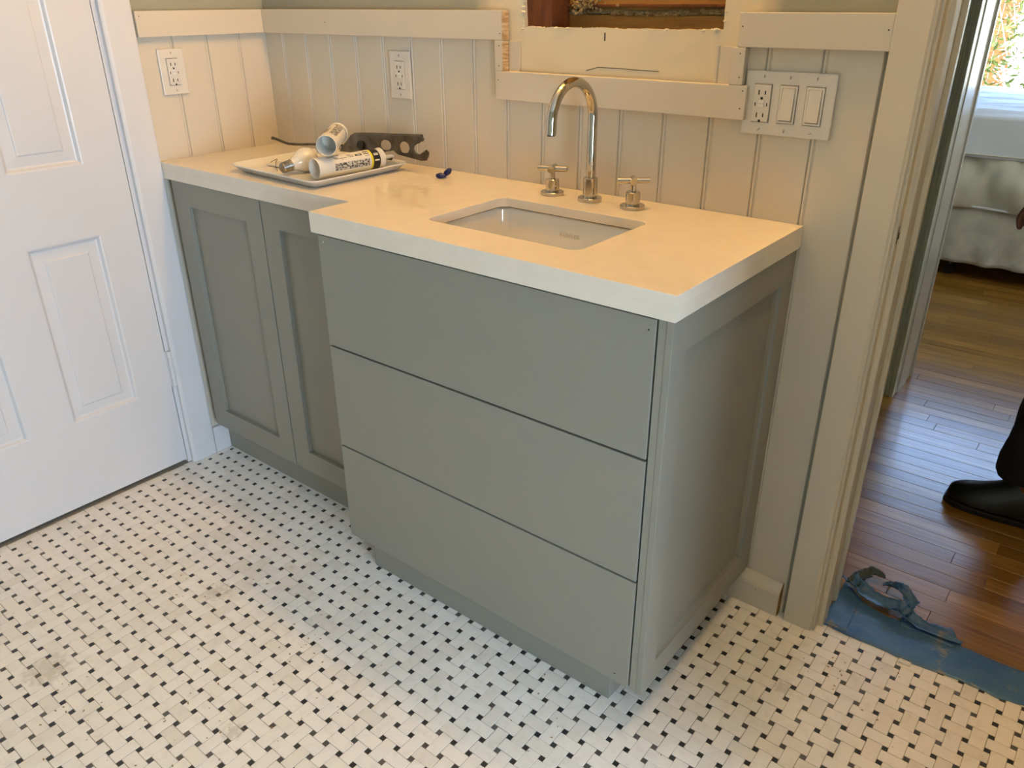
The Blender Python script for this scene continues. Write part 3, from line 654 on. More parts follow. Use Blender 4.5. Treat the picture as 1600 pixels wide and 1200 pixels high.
def screw(parent, T, x, z, rot=0):
    obj('screw', xf(lathe([(0, 0), (.0030, 0), (.0030, .0008), (0, .0010)], 14, None, axis_m((x, -.0068, z), (x, -1, z))), T), 'plate', parent)
    obj('screw_slot', xf(bx(-.0004, .0004, -.0084, -.0077, -.0026, .0026), T @ Matrix.Translation((x, 0, z)) @ Matrix.Rotation(rot, 4, 'Y')), 'slot', parent)
def bevel_plate(w, h, holes, T, m='plate'):
    b = plate([(-w/2, -h/2), (w/2, -h/2), (w/2, h/2), (-w/2, h/2)], holes, .0070, .0018)
    return xf(stand_xz(b, 0), T)
def rect(x0, x1, z0, z1): return [(x0, z0), (x1, z0), (x1, z1), (x0, z1)]
def outlet(T, label):
    t = thing('outlet', label, 'outlet'); t.matrix_world = T
    I = Matrix.Identity(4)
    obj('cover_plate', bevel_plate(.0745, .1160, [rect(-.0170, .0170, -.0340, .0340)], I), 'plate', t)
    obj('receptacle', xf(bx(-.0164, .0164, -.0098, -.001, -.0334, .0334, .0007), I), 'plate', t)
    slots(t, I); screw(t, I, 0, .0475, .1); screw(t, I, 0, -.0475, -.2)
    return t
outlet(Matrix.Translation((.568, -.0002, 1.156)), 'white two-socket outlet on the back wall above the tray')
outlet(Matrix.Translation((.0002, -.3165, 1.159)) @ Matrix.Rotation(math.radians(90), 4, 'Z'), 'white two-socket outlet on the left wall beside the door casing')
sw = thing('switch_plate', 'white three-gang plate with an outlet and two rocker switches by the doorway', 'switch'); sw.location = (1.6025, -.0002, 1.1515)
I = Matrix.Identity(4); g3 = (-.0500, .0, .0500)
obj('cover_plate', bevel_plate(.1725, .1150, [rect(g-.0170, g+.0170, -.0340, .0340) for g in g3], I), 'plate', sw)
T = Matrix.Translation((g3[0], 0, 0)); rc = obj('receptacle', xf(bx(-.0164, .0164, -.0098, -.001, -.0334, .0334, .0007), T), 'plate', sw); slots(sw, T)
for g, tilt, lab in ((g3[1], -3.5, 'switch rocker, plain'), (g3[2], -2.5, 'rocker')):
    rb = obj('switch_frame', xf(stand_xz(plate(rect(-.0163, .0163, -.0333, .0333), [rect(-.0125, .0125, -.0295, .0295)], .0085, .0005), 0), Matrix.Translation((g, 0, 0))), 'plate', sw)
    obj('rocker', xf(bx(-.0119, .0119, -.0105, -.004, -.0288, .0288, .0010), Matrix.Translation((g, 0, 0)) @ Matrix.Rotation(math.radians(tilt), 4, 'X')), 'plate', sw)
for g in g3: screw(sw, I, g, .0480, .1)
for g, r_ in zip(g3, (.7, .1, 1.2)): screw(sw, I, g, -.0480, r_)

# ------------------------------------------------------------------ tray and its load
ty = thing('tray', 'white rectangular serving tray on the counter holding the tools', 'tray', (.465, -.215, H))
tb = bmesh.new()
cor = [Vector((.285, -.368)), Vector((.650, -.386)), Vector((.645, -.066)), Vector((.281, -.052))]
ctr = sum(cor, Vector((0, 0)))/4
def tloop(sc, z, r):
    out = []
    for k in range(4):
        p = ctr+(cor[k]-ctr)*sc; a = ctr+(cor[k-1]-ctr)*sc; b_ = ctr+(cor[(k+1) % 4]-ctr)*sc
        u, w = (a-p).normalized(), (b_-p).normalized()
        for q in range(6):
            t = q/5; p0, p1 = p+u*r, p+w*r; c_ = (1-t)**2*p0+2*t*(1-t)*p+t*t*p1; out.append(tb.verts.new((c_.x-.465, c_.y+.215, z)))
    return out
Ls = [tloop(.84, .0045, .02), tloop(.88, .0055, .02), tloop(.93, .010, .022), tloop(.985, .0195, .024), tloop(1.0, .0210, .026), tloop(1.0, .0180, .026), tloop(.985, .0165, .024), tloop(.90, .004, .02), tloop(.86, .0003, .02), tloop(.80, .0003, .02), tloop(.78, .0015, .02)]
for p, q in zip(Ls, Ls[1:]):
    for k in range(len(p)): tb.faces.new((p[k], p[(k+1) % len(p)], q[(k+1) % len(p)], q[k]))
tb.faces.new(Ls[0]); tb.faces.new(Ls[-1][::-1])
sm(obj('tray_body', tb, 'tray', ty))

def ctube(name, p, q, label, roll=0, nozzle=True, ln=.200):
    t = thing(name, label, 'caulk tube', p)
    m_ = axis_m((0, 0, 0), Vector(q)-Vector(p)) @ Matrix.Rotation(roll, 4, 'Z')
    r = .0248
    hd = .030 if nozzle else .070
    prof = [(0, hd), (r-.0016, hd), (r-.0016, .001), (r-.001, 0), (r, .001), (r, ln-.004), (r+.0012, ln-.003), (r+.0012, ln), (r-.001, ln+.001)]
    if nozzle: prof += [(r-.002, ln-.001), (.010, ln-.001), (.009, ln+.004), (.0065, ln+.008), (.0040, ln+.040), (.0028, ln+.046), (0, ln+.046)]
    else: prof += [(r-.002, ln-.002), (.010, ln-.002), (.009, ln+.006), (0, ln+.006)]
    sm(obj('cartridge', xf(lathe(prof, 40), m_), 'tube', t))
    def band(z0, z1, a0, a1, m, nm='label_print'):
        b = bmesh.new(); n = max(2, int(abs(a1-a0)/8)); prev = None
        for k in range(n+1):
            a = math.radians(a0+(a1-a0)*k/n); R_ = r+.0003
            v = (b.verts.new((R_*math.cos(a), R_*math.sin(a), z0)), b.verts.new((R_*math.cos(a), R_*math.sin(a), z1)))
            if prev: b.faces.new((prev[0], v[0], v[1], prev[1]))
            prev = v
        o = obj(nm, xf(b, m_), m, t); o.modifiers.new('s', 'SOLIDIFY').thickness = .0002; return o
    return t, band
p1, q1 = (.573, -.318, H+.0322), (.590, -.121, H+.0322)
t1, band = ctube('caulk_tube', p1, q1, 'white caulk tube with black and yellow print lying in the tray', 0)
def vis_angle(p, q):
    m_ = axis_m((0, 0, 0), Vector(q)-Vector(p)).to_3x3().inverted(); d_ = m_ @ (CAM-Vector(p)); u_ = m_ @ Vector((0, 0, 1))
    return math.degrees(math.atan2(d_.y, d_.x)), math.degrees(math.atan2(u_.y, u_.x))
av, au = vis_angle(p1, q1)
sgn = 1 if ((au-av+180) % 360)-180 > 0 else -1
def ang(d): return av+sgn*d           # d: degrees up from the line of sight
band(.156, .162, -180, 180, 'yellow'); band(.162, .184, -180, 180, 'black')
for k, (z0, z1, a, w, m) in enumerate([(.030, .052, 52, 3, 'black'), (.048, .060, 40, 3, 'black'), (.050, .085, 33, 2.5, 'black'), (.088, .100, 52, 3, 'black'), (.088, .108, 43, 2.5, 'black'), (.090, .106, 34, 2.5, 'black'), (.112, .132, 34, 13, 'black'), (.138, .154, 52, 8, 'black'), (.138, .154, 38, 6, 'black'), (.140, .154, 26, 3, 'black'), (.064, .066, 58, 14, 'black'), (.070, .0715, 20, 20, 'smallprint')]):
    band(z0, z1, ang(a), ang(a+w), m)
band(.045, .150, ang(-32), ang(8), 'smallprint')
band(.166, .180, ang(-12), ang(-4), 'tube'); band(.166, .180, ang(20), ang(34), 'tube')
band(.116, .128, ang(39), ang(42), 'tube')
p2, q2 = (.603, -.299, 1.0182), (.498, -.171, 1.0257)
t2, band = ctube('caulk_tube', p2, q2, 'open-ended empty caulk tube lying on top of the other in the tray', 0, False, .155)
av, au = vis_angle(p2, q2); 
band(.03, .130, ang(-6), ang(36), 'smallprint'); 
for k in range(7): band(.04, .10-.006*(k % 3), ang(52+k*7), ang(54.5+k*7), 'black')
band(.134, .142, -180, 180, 'smallprint')

# bulb
lb = thing('light_bulb', 'white frosted light bulb lying on its side in the tray', 'light bulb', (.471, -.262, H+.0355))
bm_ = axis_m((0, 0, 0), Vector((-.004, -.080, -.012)))
gl = [(0, -.031), (.012, -.0288), (.022, -.022), (.0285, -.012), (.0305, 0), (.0290, .011), (.025, .021), (.020, .030), (.0165, .039), (.0145, .047)]
sm(obj('globe', xf(lathe(gl, 36), bm_), 'bulb', lb, True))
sc_ = [(.0145, .046)]
for k in range(6): sc_ += [(.0138, .049+k*.0042), (.0128, .0511+k*.0042)]
sc_ += [(.0120, .075), (.006, .079), (0, .080)]
sm(obj('screw_base', xf(lathe(sc_, 30), bm_), 'zinc', lb, True))

# caulking gun: dark pressed steel frame with hooked end and round rod
cg = thing('caulking_gun', 'worn dark steel caulking gun leaning over the back of the tray', 'caulking gun', (.56, -.085, .975))
GYc = -.085
def gl2(pts): return [(a-.56, b_-.975) for a, b_ in pts]
outl = [(.389, .955), (.400, .968), (.421, .984), (.438, .999), (.455, 1.0065), (.520, 1.0125), (.610, 1.018), (.695, 1.024), (.709, 1.0245), (.719, 1.020), (.7165, 1.012), (.703, 1.009), (.690, 1.006), (.681, 1.000), (.6775, .991), (.682, .982), (.692, .976), (.705, .977), (.716, .982), (.727, .9895), (.734, .989), (.733, .978), (.725, .966), (.708, .963), (.660, .967), (.622, .9705), (.606, .9790), (.560, .969), (.520, .961), (.45, .957)]
def ell(cx, cz, rx, rz, n=20, flat=0, tilt=0):
    out = []
    for k in range(n):
        a = 2*PI*k/n; x_, z_ = rx*math.cos(a), rz*math.sin(a); z_ = max(z_, -rz*(1-flat)); out.append((cx+x_, cz+z_+tilt*x_))
    return out
holes = [ell(.578, .9895, .021, .0135, 20, .1, .06), ell(.648, .9905, .0185, .0150, 20, .1, .06)]
hl = [gl2(h) for h in holes]
g1 = stand_xz(plate(gl2(outl), hl, .004, .001), .004); sm(obj('frame', g1, 'gun', cg))
g2 = bmesh.new()   # folded top and bottom edges of the channel
for a, b_ in zip(outl[3:8], outl[4:9]):
    p_, q_ = Vector((a[0]-.56, 0, a[1]-.975)), Vector((b_[0]-.56, 0, b_[1]-.975)); tube([p_+Vector((0, .006, -.001)), q_+Vector((0, .006, -.001))], .0045, 8, g2)
for k in range(26):
    a = math.radians(60+k*9.5); 
rim = [(.704, 1.010), (.692, 1.006), (.683, 1.000), (.679, .991), (.683, .983), (.693, .977), (.706, .977), (.718, .984), (.729, .990)]
tube([Vector((a-.56, 0, b_-.975)) for a, b_ in rim], .0035, 10, g2)
sm(obj('channel_rim', g2, 'gun', cg))
sm(obj('pivot', lathe([(0, 0), (.011, 0), (.012, .001), (.012, .006), (.010, .008), (0, .008)], 24, None, axis_m((.484-.56, 0, .981-.975), (.484-.56, -1, .981-.975))), 'slot', cg))
sm(obj('push_rod', tube([Vector((a-.56, .003, b_-.975)) for a, b_ in ((.40, .972), (.294, .9645), (.20, .9555), (.16, .953), (.145, .9545), (.120, .9585), (.098, .9620), (.084, .9625))], [.0036]*6+[.0042, .0052], 14), 'gun', cg, True))
sm(obj('trigger', tube([Vector((a-.56, .006, b_-.975)) for a, b_ in ((.43, .968), (.47, .962), (.53, .9575), (.59, .9565))], .0055, 10), 'gun', cg, True))

# little bits in and beside the tray
wi = obj('wire_scrap', tube([(.305, -.255, .9400), (.306, -.242, .9440), (.312, -.238, .948), (.325, -.245, .9485), (.335, -.258, .946), (.37, -.285, .9415), (.395, -.300, .9385), (.41, -.308, .9380)], .0009, 8), 'clear', None, True); tag(wi, 'thin bent brass wire lying in the tray beside the bulb', 'wire')
cp = obj('clear_packet', bx(.315, .375, -.275, -.235, .9370, .9425, .0015), 'tray'); tag(cp, 'small pale plastic packet at the left inside the tray', 'packet')
bp_ = bmesh.new(); rr = random.Random(4)
def blob(bm, c, r, sc, rot, seed):
    b2 = bmesh.new(); bmesh.ops.create_icosphere(b2, subdivisions=3, radius=r)
    for v in b2.verts: v.co *= 1+.16*noise.noise(v.co*(1.4/r)+Vector((seed, 0, 0)))
    join(bm, b2, Matrix.Translation(c) @ Matrix.Rotation(rot[0], 4, 'Z') @ Matrix.Rotation(rot[1], 4, 'Y') @ Matrix.Diagonal((*sc, 1)))
blob(bp_, (.786, -.098, H+.0068), .0075, (1.9, 1.0, .88), (.45, 0), 1); blob(bp_, (.7925, -.080, H+.0135), .0080, (1.55, .85, .95), (.7, -.75), 2)
o = obj('blue_stopper', bp_, 'bluegel', None, True); tag(o, 'small dark blue rubber plug on the counter near the back wall', 'plug')
# dried smears on the quartz between tray and sink
smr = bmesh.new(); rr = random.Random(12)
for k in range(14):
    cx, cy = .80+rr.gauss(0, .03), -.20+rr.gauss(0, .035); b2 = bmesh.new(); n = 7; a0 = rr.random()*6
    L_ = rr.uniform(.002, .008); W_ = rr.uniform(.001, .0022)
    b2.faces.new([b2.verts.new((L_*math.cos(2*PI*q/n), W_*math.sin(2*PI*q/n)*rr.uniform(.6, 1.2), 0)) for q in range(n)])
    r_ = bmesh.ops.extrude_face_region(b2, geom=b2.faces[:]); bmesh.ops.translate(b2, verts=[g for g in r_['geom'] if isinstance(g, bmesh.types.BMVert)], vec=(0, 0, .0004))
    join(smr, b2, Matrix.Translation((cx, cy, H)) @ Matrix.Rotation(.6+rr.gauss(0, .2), 4, 'Z'))
o = obj('dried_caulk', smr, 'quartz'); o['kind'] = 'stuff'; tag(o, 'dried white caulk smears on the counter between tray and sink', 'residue')

# ------------------------------------------------------------------ blue tape on the threshold
tp = thing('masking_tape', 'dirty torn blue masking tape across the doorway threshold', 'tape', (2.1, .09, 0))
def ragged(near, far, n, seed, z0=.0012, th=.0006):
    """strip between two polylines (x,y lists) with torn far edge and wrinkles"""
    def samp(pl, t):
        xs = [p[0] for p in pl]; X = xs[0]+(xs[-1]-xs[0])*t
        for a, b_ in zip(pl, pl[1:]):
            if a[0] <= X <= b_[0]+1e-9: u = (X-a[0])/max(b_[0]-a[0], 1e-9); return X, a[1]+(b_[1]-a[1])*u
        return pl[-1]
    bm = bmesh.new(); m_ = 10; G_ = []
    for i in range(n+1):
        t = i/n; a = samp(near, t); b_ = samp(far, t)
        a = (a[0], a[1]+.003*noise.noise(Vector((a[0]*40, seed, 0)))); b_ = (b_[0], b_[1]+.006*noise.noise(Vector((b_[0]*45, seed+9, 0)))+.002*noise.noise(Vector((b_[0]*160, seed, 3))))
        row = []
        for q in range(m_+1):
            u = q/m_; X, Y = a[0]+(b_[0]-a[0])*u, a[1]+(b_[1]-a[1])*u
            Z = z0+.0016*max(0, noise.noise(Vector((X*22, Y*60, seed))))+.0008*abs(noise.noise(Vector((X*90, Y*90, seed))))
            if X > 1.95 and False: pass
            row.append(bm.verts.new((X, Y, Z)))
        G_.append(row)
    for i in range(n):
        for q in range(m_): bm.faces.new((G_[i][q], G_[i+1][q], G_[i+1][q+1], G_[i][q+1]))
    return bm
near = [(1.842, .0235), (1.905, .021), (1.972, .0235), (2.054, .022), (2.141, .034), (2.216, .031), (2.262, .041), (2.64, .050)]
far = [(1.842, .205), (1.86, .19), (1.90, .158), (1.96, .145), (2.0, .15), (2.03, .165), (2.06, .158), (2.10, .150), (2.15, .146), (2.21, .144), (2.262, .15), (2.64, .16)]
def T_(bm, m, nm, z=None):
    o = obj(nm, bm, m, None, True); md = o.modifiers.new('s', 'SOLIDIFY'); md.thickness = .0005; md.offset = 1; return P(o, tp)
T_(ragged(near, far, 120, 1), 'tape', 'tape_strip')
T_(ragged([(1.842, .0235), (1.90, .026)], [(1.842, .21), (1.893, .165)], 16, 5, .0028), 'tape', 'tape_strip')
T_(ragged([(1.99, .13), (2.03, .135), (2.09, .128), (2.11, .130)], [(1.99, .176), (2.03, .172), (2.09, .195), (2.11, .160)], 30, 8, .0022), 'tape', 'tape_strip')
# the long torn curl, standing up from the floor
def curl(path, w, m, nm, tw=0, thick=.0006):
    bm = bmesh.new(); prev = None; n = 40; P_ = [Vector(p) for p in path]
    for i in range(n+1):
        t = i/n*(len(P_)-1); k = min(int(t), len(P_)-2); u = t-k
        p0, p1, p2, p3 = P_[max(k-1, 0)], P_[k], P_[k+1], P_[min(k+2, len(P_)-1)]
        c = .5*((2*p1)+(p2-p0)*u+(2*p0-5*p1+4*p2-p3)*u*u+(3*p1-p0-3*p2+p3)*u**3)
        d_ = (p2-p1).normalized(); side = d_.cross(Vector((0, 0, 1))).normalized(); a = tw+.35*math.sin(i*.33)+.45*noise.noise(Vector((i*.5, 0, 0)))
        ww = w*(1-.75*max(0, (i/n-.6)/.4)**1.5)*(1+.3*noise.noise(Vector((i*.45, 5, 0))))
        row = []
        for q in range(6):
            s_ = (q/5-.5); off = side*(s_*math.cos(a))*ww+Vector((0, 0, abs(s_*math.sin(a)))*1)*ww+Vector((0, 0, .012*(s_*s_)*4*.5))
            v = c+off; v.z = max(v.z, .0035); row.append(bm.verts.new(v))
        if prev:
            for q in range(5): bm.faces.new((prev[q], row[q], row[q+1], prev[q+1]))
        prev = row
    o = obj(nm, bm, m, None, True); md = o.modifiers.new('s', 'SOLIDIFY'); md.thickness = thick; return P(o, tp)
curl([(1.845, .215, .010), (1.87, .195, .009), (1.90, .180, .010), (1.93, .175, .008), (1.96, .172, .008), (1.99, .165, .005), (2.03, .152, .004), (2.08, .15, .004), (2.12, .146, .003)], .046, 'tape', 'tape_curl', .25)
curl([(1.862, .200, .006), (1.868, .225, .014), (1.885, .248, .020), (1.905, .258, .022), (1.920, .262, .018)], .034, 'tape_back', 'tape_curl', .2)
curl([(1.99, .165, .004), (2.0, .19, .014), (1.985, .212, .022), (1.96, .226, .024), (1.935, .238, .018), (1.922, .240, .010)], .034, 'tape', 'tape_curl', .5)
ch = obj('tile_chip', bx(2.022, 2.046, .0075, .0195, .0004, .0052, .0008), 'tray'); tag(ch, 'loose white tile chip at the edge of the blue tape', 'tile chip')
cr = bmesh.new(); blob(cr, (1.672, -.121, .0036), .0032, (1.2, .9, .9), (0, 0), 6); cr = obj('plaster_crumb', cr, 'tray', None, True); tag(cr, 'small white plaster crumb on the tiles right of the vanity', 'crumb')
db = bmesh.new(); rr = random.Random(21)
for k in range(150):
    c0 = rr.choice(((1.05, -.90), (.72, -1.15), (.55, -.80), (.95, -1.05), (.9, -.78), (1.5, -.62), (1.95, -.1)))
    x_, y_ = c0[0]+rr.gauss(0, .10), c0[1]+rr.gauss(0, .07)
    if (x_ < 1.66 and y_ > -.49) or y_ > -.02: continue
    b2 = bmesh.new(); bmesh.ops.create_icosphere(b2, subdivisions=1, radius=rr.choice((.0008, .0011, .0016)))
    for v in b2.verts: v.co = Vector((v.co.x*rr.uniform(1, 3), v.co.y, v.co.z*.5))
    join(db, b2, Matrix.Translation((x_, y_, .0007)) @ Matrix.Rotation(rr.uniform(0, 3), 4, 'Z'))
db = obj('debris', db, 'mdf'); db['kind'] = 'stuff'; tag(db, 'fine brown grit scattered over the tile floor', 'debris')

# ------------------------------------------------------------------ person in the hallway
def skin(edges, verts, sub=2):
    """verts: list of (x,y,z,r)"""
    me = bpy.data.meshes.new('t'); me.from_pydata([v[:3] for v in verts], edges, []); o = bpy.data.objects.new('t', me); C.objects.link(o)
    md = o.modifiers.new('k', 'SKIN'); md.use_smooth_shade = True; sd = o.modifiers.new('s', 'SUBSURF'); sd.levels = sub
    for k, v in enumerate(verts): me.skin_vertices[0].data[k].radius = (v[3], v[4] if len(v) > 4 else v[3]); me.skin_vertices[0].data[k].use_root = (k == 0)
    dg = bpy.context.evaluated_depsgraph_get(); dg.update(); m2 = bpy.data.meshes.new_from_object(o.evaluated_get(dg)); bpy.data.objects.remove(o); bpy.data.meshes.remove(me)
    bm = bmesh.new(); bm.from_mesh(m2); bpy.data.meshes.remove(m2); return bm
def chain(n0, n): return [(k, k+1) for k in range(n0, n0+n-1)]
ps = thing('person', 'person in black trousers and black shoes standing in the hallway', 'person', (2.2, .88, 0))
LX, LY = 2.128, .785      # near leg
RX, RY = 2.30, .985
V = [(2.215, .88, .93, .085, .095), (2.215, .88, 1.05, .095, .11), (2.21, .88, 1.2, .115, .145), (2.205, .88, 1.34, .115, .16), (2.20, .88, 1.43, .07, .09), (2.195, .88, 1.50, .055), (2.18, .88, 1.56, .07), (2.175, .88, 1.64, .088, .078), (2.18, .88, 1.715, .06, .055),
     (2.205, .74, 1.41, .062), (2.21, .665, 1.34, .052), (2.215, .63, 1.22, .045), (2.205, .62, 1.12, .041), (2.12, .645, 1.03, .036), (2.04, .675, .965, .026), (2.015, .684, .945, .027), (1.985, .690, .915, .030, .02),
     (2.205, 1.02, 1.41, .062), (2.215, 1.10, 1.33, .052), (2.235, 1.14, 1.18, .043), (2.25, 1.15, 1.08, .04), (2.235, 1.14, .95, .034), (2.22, 1.135, .84, .026), (2.21, 1.13, .79, .03, .018),
     (2.19, .82, .84, .070), (2.165, .79, .68, .075), (2.145, .785, .50, .055), (2.14, .785, .30, .05), (LX+.01, LY, .10, .036), (LX+.0, LY, .055, .036),
     (2.24, .94, .84, .070), (2.27, .975, .68, .075), (2.285, .985, .50, .055), (2.295, .985, .30, .05), (RX, RY, .10, .036), (RX, RY, .055, .036)]
E = chain(0, 9)+[(3, 9)]+chain(9, 8)+[(3, 17)]+chain(17, 7)+[(0, 24)]+chain(24, 6)+[(0, 30)]+chain(30, 6)
body = skin(E, V)
def finger(root, tip, r, bend):
    a, b_ = Vector(root), Vector(tip); d_ = b_-a
    pts = [a, a+d_*.42+bend*.35, a+d_*.74+bend*.30, b_-bend*.9]
    return skin(chain(0, 4), [(*pts[0], r*1.1), (*pts[1], r), (*pts[2], r*.92), (*pts[3], r*.8)], 2)
Hd = Vector((1.985, .690, .915)); fwd = Vector((-.52, .08, -.85)).normalized(); sd_ = Vector((.1, .99, .03)).normalized(); bn = Vector((.85, 0, -.45)).normalized()
for k, (o_, ln) in enumerate(((-.027, .075), (-.009, .083), (.009, .078), (.027, .062))):
    join(body, finger(Hd+sd_*o_+fwd*.01, Hd+sd_*o_*1.15+fwd*(.01+ln)+bn*.012, .0085, -bn*.014))
join(body, finger(Vector((2.012, .665, .94)), Vector((1.955, .648, .905)), .0095, Vector((-.012, 0, .0))))
Hd = Vector((2.21, 1.13, .79)); fwd = Vector((-.1, 0, -.99)); sd_ = Vector((1, 0, -.1)).normalized(); bn = Vector((0, -1, 0))
for k, (o_, ln) in enumerate(((-.027, .075), (-.009, .083), (.009, .078), (.027, .062))):
    join(body, finger(Hd+sd_*o_+fwd*.01, Hd+sd_*o_*1.15+fwd*(.01+ln)+bn*.012, .0085, -bn*.014))
join(body, finger(Vector((2.185, 1.125, .81)), Vector((2.155, 1.105, .765)), .0095, Vector((-.01, 0, 0))))
HC = Vector((2.178, .88, 1.645))
def ellip(c, r, rot=0, seg=28, ring=20):
    b2 = bmesh.new(); bmesh.ops.create_uvsphere(b2, u_segments=seg, v_segments=ring, radius=1)
    for v in b2.verts:
        z_ = v.co.z; k = 1-.22*max(0, -z_)**1.5   # narrower jaw
        v.co = Vector((v.co.x*r[0]*k, v.co.y*r[1]*k, z_*r[2]))
    return xf(b2, Matrix.Translation(c))
join(body, ellip(HC, (.098, .077, .122)))
nb = bmesh.new()   # nose: wedge with rounded tip
for c, r in (((HC.x-.097, .88, 1.640), (.010, .009, .018)), ((HC.x-.103, .88, 1.622), (.014, .013, .010)), ((HC.x-.074, .88, 1.588), (.012, .025, .0045)), ((HC.x-.072, .88, 1.579), (.012, .022, .0055)), ((HC.x-.046, .88, 1.548), (.028, .030, .022)), ((HC.x-.088, .848, 1.667), (.010, .018, .004)), ((HC.x-.088, .912, 1.667), (.010, .018, .004))): join(nb, ellip(Vector(c), r, 0, 14, 10))
for sg in (-1, 1): join(nb, ellip(Vector((HC.x+.006, .88+sg*.076, 1.635)), (.018, .009, .031), 0, 14, 10))
join(body, nb)
bd = P(obj('body', body, 'skin', None, True), ps)
for s_ in (-1, 1):
    P(obj('eye', ellip(Vector((HC.x-.0795, .88+s_*.032, 1.650)), (.0110, .0125, .0080), 0, 14, 10), 'tray', None, True), ps)
    P(obj('iris', ellip(Vector((HC.x-.0885, .88+s_*.032, 1.650)), (.0035, .0055, .0055), 0, 12, 8), 'slot', None, True), ps)
hb = ellip(HC+Vector((.010, 0, .012)), (.103, .084, .122), 0, 36, 26)
dl = [f for f in hb.faces if (f.calc_center_median().x < HC.x-.030 and f.calc_center_median().z < HC.z+.062) or f.calc_center_median().z < HC.z-.055 or (f.calc_center_median().x < HC.x+.012 and f.calc_center_median().z < HC.z+.012)]
bmesh.ops.delete(hb, geom=dl, context='FACES')
hr = obj('hair', hb, 'hair', None, True); hr.modifiers.new('s', 'SOLIDIFY').thickness = .006; P(hr, ps)
# trousers: front edge of the near leg at x=2.055, hem breaking over the shoe
V = [(2.215, .88, .98, .135, .145), (2.215, .88, .90, .13, .14),
     (2.19, .80, .82, .105), (2.168, .79, .66, .092), (2.145, .785, .50, .082), (2.137, .785, .38, .079), (2.130, .785, .27, .075), (2.121, .785, .20, .078), (2.117, .785, .15, .076), (2.122, .785, .12, .072),
     (2.24, .96, .82, .105), (2.268, .975, .66, .092), (2.285, .985, .50, .082), (2.29, .985, .38, .079), (2.296, .985, .27, .075), (2.30, .985, .20, .078), (2.30, .985, .15, .076), (2.30, .985, .12, .072)]
E = [(0, 1), (1, 2)]+chain(2, 8)+[(1, 10)]+chain(10, 8)
tr = skin(E, V)
for v in tr.verts:
    k = .006*noise.noise(v.co*Vector((14, 14, 9)).x/14*14)+.004*noise.noise(v.co*30)
    v.co += v.normal*k
P(obj('trousers', tr, 'trouser', None, True), ps)
V = [(2.215, .88, .86, .155, .175), (2.215, .88, 1.0, .145, .165), (2.21, .88, 1.2, .145, .175), (2.205, .88, 1.34, .145, .185), (2.20, .88, 1.44, .10, .12), (2.197, .88, 1.485, .075),
     (2.205, .74, 1.41, .08), (2.21, .665, 1.34, .068), (2.215, .63, 1.22, .06), (2.207, .62, 1.13, .055), (2.16, .635, 1.07, .05),
     (2.205, 1.02, 1.41, .08), (2.215, 1.10, 1.33, .068), (2.235, 1.14, 1.18, .058), (2.25, 1.15, 1.08, .053), (2.24, 1.145, 1.0, .05)]
E = chain(0, 6)+[(3, 6)]+chain(6, 5)+[(3, 11)]+chain(11, 5)
P(obj('shirt', skin(E, V), 'shirt', None, True), ps)
def shoe(cx, cy, nm='shoe'):
    """toe towards -x; toe tip at cx, length .29"""
    bm = bmesh.new(); secs = [(-.0, .018, .004, .030), (.008, .030, .004, .044), (.03, .043, .004, .056), (.07, .050, .004, .066), (.11, .050, .004, .086), (.15, .045, .004, .112), (.18, .041, .004, .138), (.215, .038, .004, .142), (.25, .038, .004, .135), (.28, .034, .004, .10), (.293, .022, .006, .07)]
    rings = []; n = 20
    for (dx, hw, z0, z1) in secs:
        ring = []
        for k in range(n):
            a = 2*PI*k/n; c, s = math.cos(a), math.sin(a); sy = abs(c)**.75*(1 if c > 0 else -1)
            zz_ = z0+.006+(z1-z0-.006)*(s if s > 0 else 0)**.9 if s > 0 else z0+.006+s*.004
            ring.append(bm.verts.new((cx+dx, cy+sy*hw*(1-.35*max(0, s)**2 if dx > .1 else 1-.15*max(0, s)**2), .012+zz_)))
        rings.append(ring)
    for a, b_ in zip(rings, rings[1:]):
        for k in range(n): bm.faces.new((a[k], a[(k+1) % n], b_[(k+1) % n], b_[k]))
    bm.faces.new(rings[0]); bm.faces.new(rings[-1][::-1])
    o = obj(nm, bm, 'shoe', None, True); o.modifiers.new('s', 'SUBSURF').levels = 1; o.modifiers['s'].render_levels = 2; P(o, ps)
    out = []
    for k in range(len(secs)): out.append((cx+secs[k][0]+(-.004 if k == 0 else 0), cy-secs[k][1]-.004))
    for k in reversed(range(len(secs))): out.append((cx+secs[k][0]+(-.004 if k == 0 else 0), cy+secs[k][1]+.004))
    sl = obj('sole', xf(plate(out, [], .017, .003), Matrix.Translation((0, 0, .0005))), 'sole', o); sl.matrix_parent_inverse = Matrix.Translation(-Vector(ps.location)).inverted() if False else Matrix.Identity(4)
    return o
shoe(1.949, .782); shoe(2.13+.06, .985)

# ------------------------------------------------------------------ bed
bed = thing('bed', 'bed with pale blue-white sheet and cream cover under the window', 'bed', (1.9, 3.7, 0))
def cloth(nx, nz, f, m, nm, th=.006):
    bm = bmesh.new(); G_ = [[bm.verts.new(f(i/nx, k/nz)) for k in range(nz+1)] for i in range(nx+1)]
    for i in range(nx):
        for k in range(nz): bm.faces.new((G_[i][k], G_[i+1][k], G_[i+1][k+1], G_[i][k+1]))
    o = obj(nm, bm, m, None, True); md = o.modifiers.new('s', 'SOLIDIFY'); md.thickness = th; return P(o, bed)
X0, X1, YF, YB = .75, 2.62, 3.03, 4.36
def nz_(x, y, z=0): return noise.noise(Vector((x, y, z)))
P(obj('mattress', bx(X0+.02, X1-.02, YF+.03, YB, .40, .80, .04), 'sheet'), bed)
P(obj('box_base', bx(X0+.03, X1-.03, YF+.04, YB, .13, .40, .01), 'skirt'), bed)
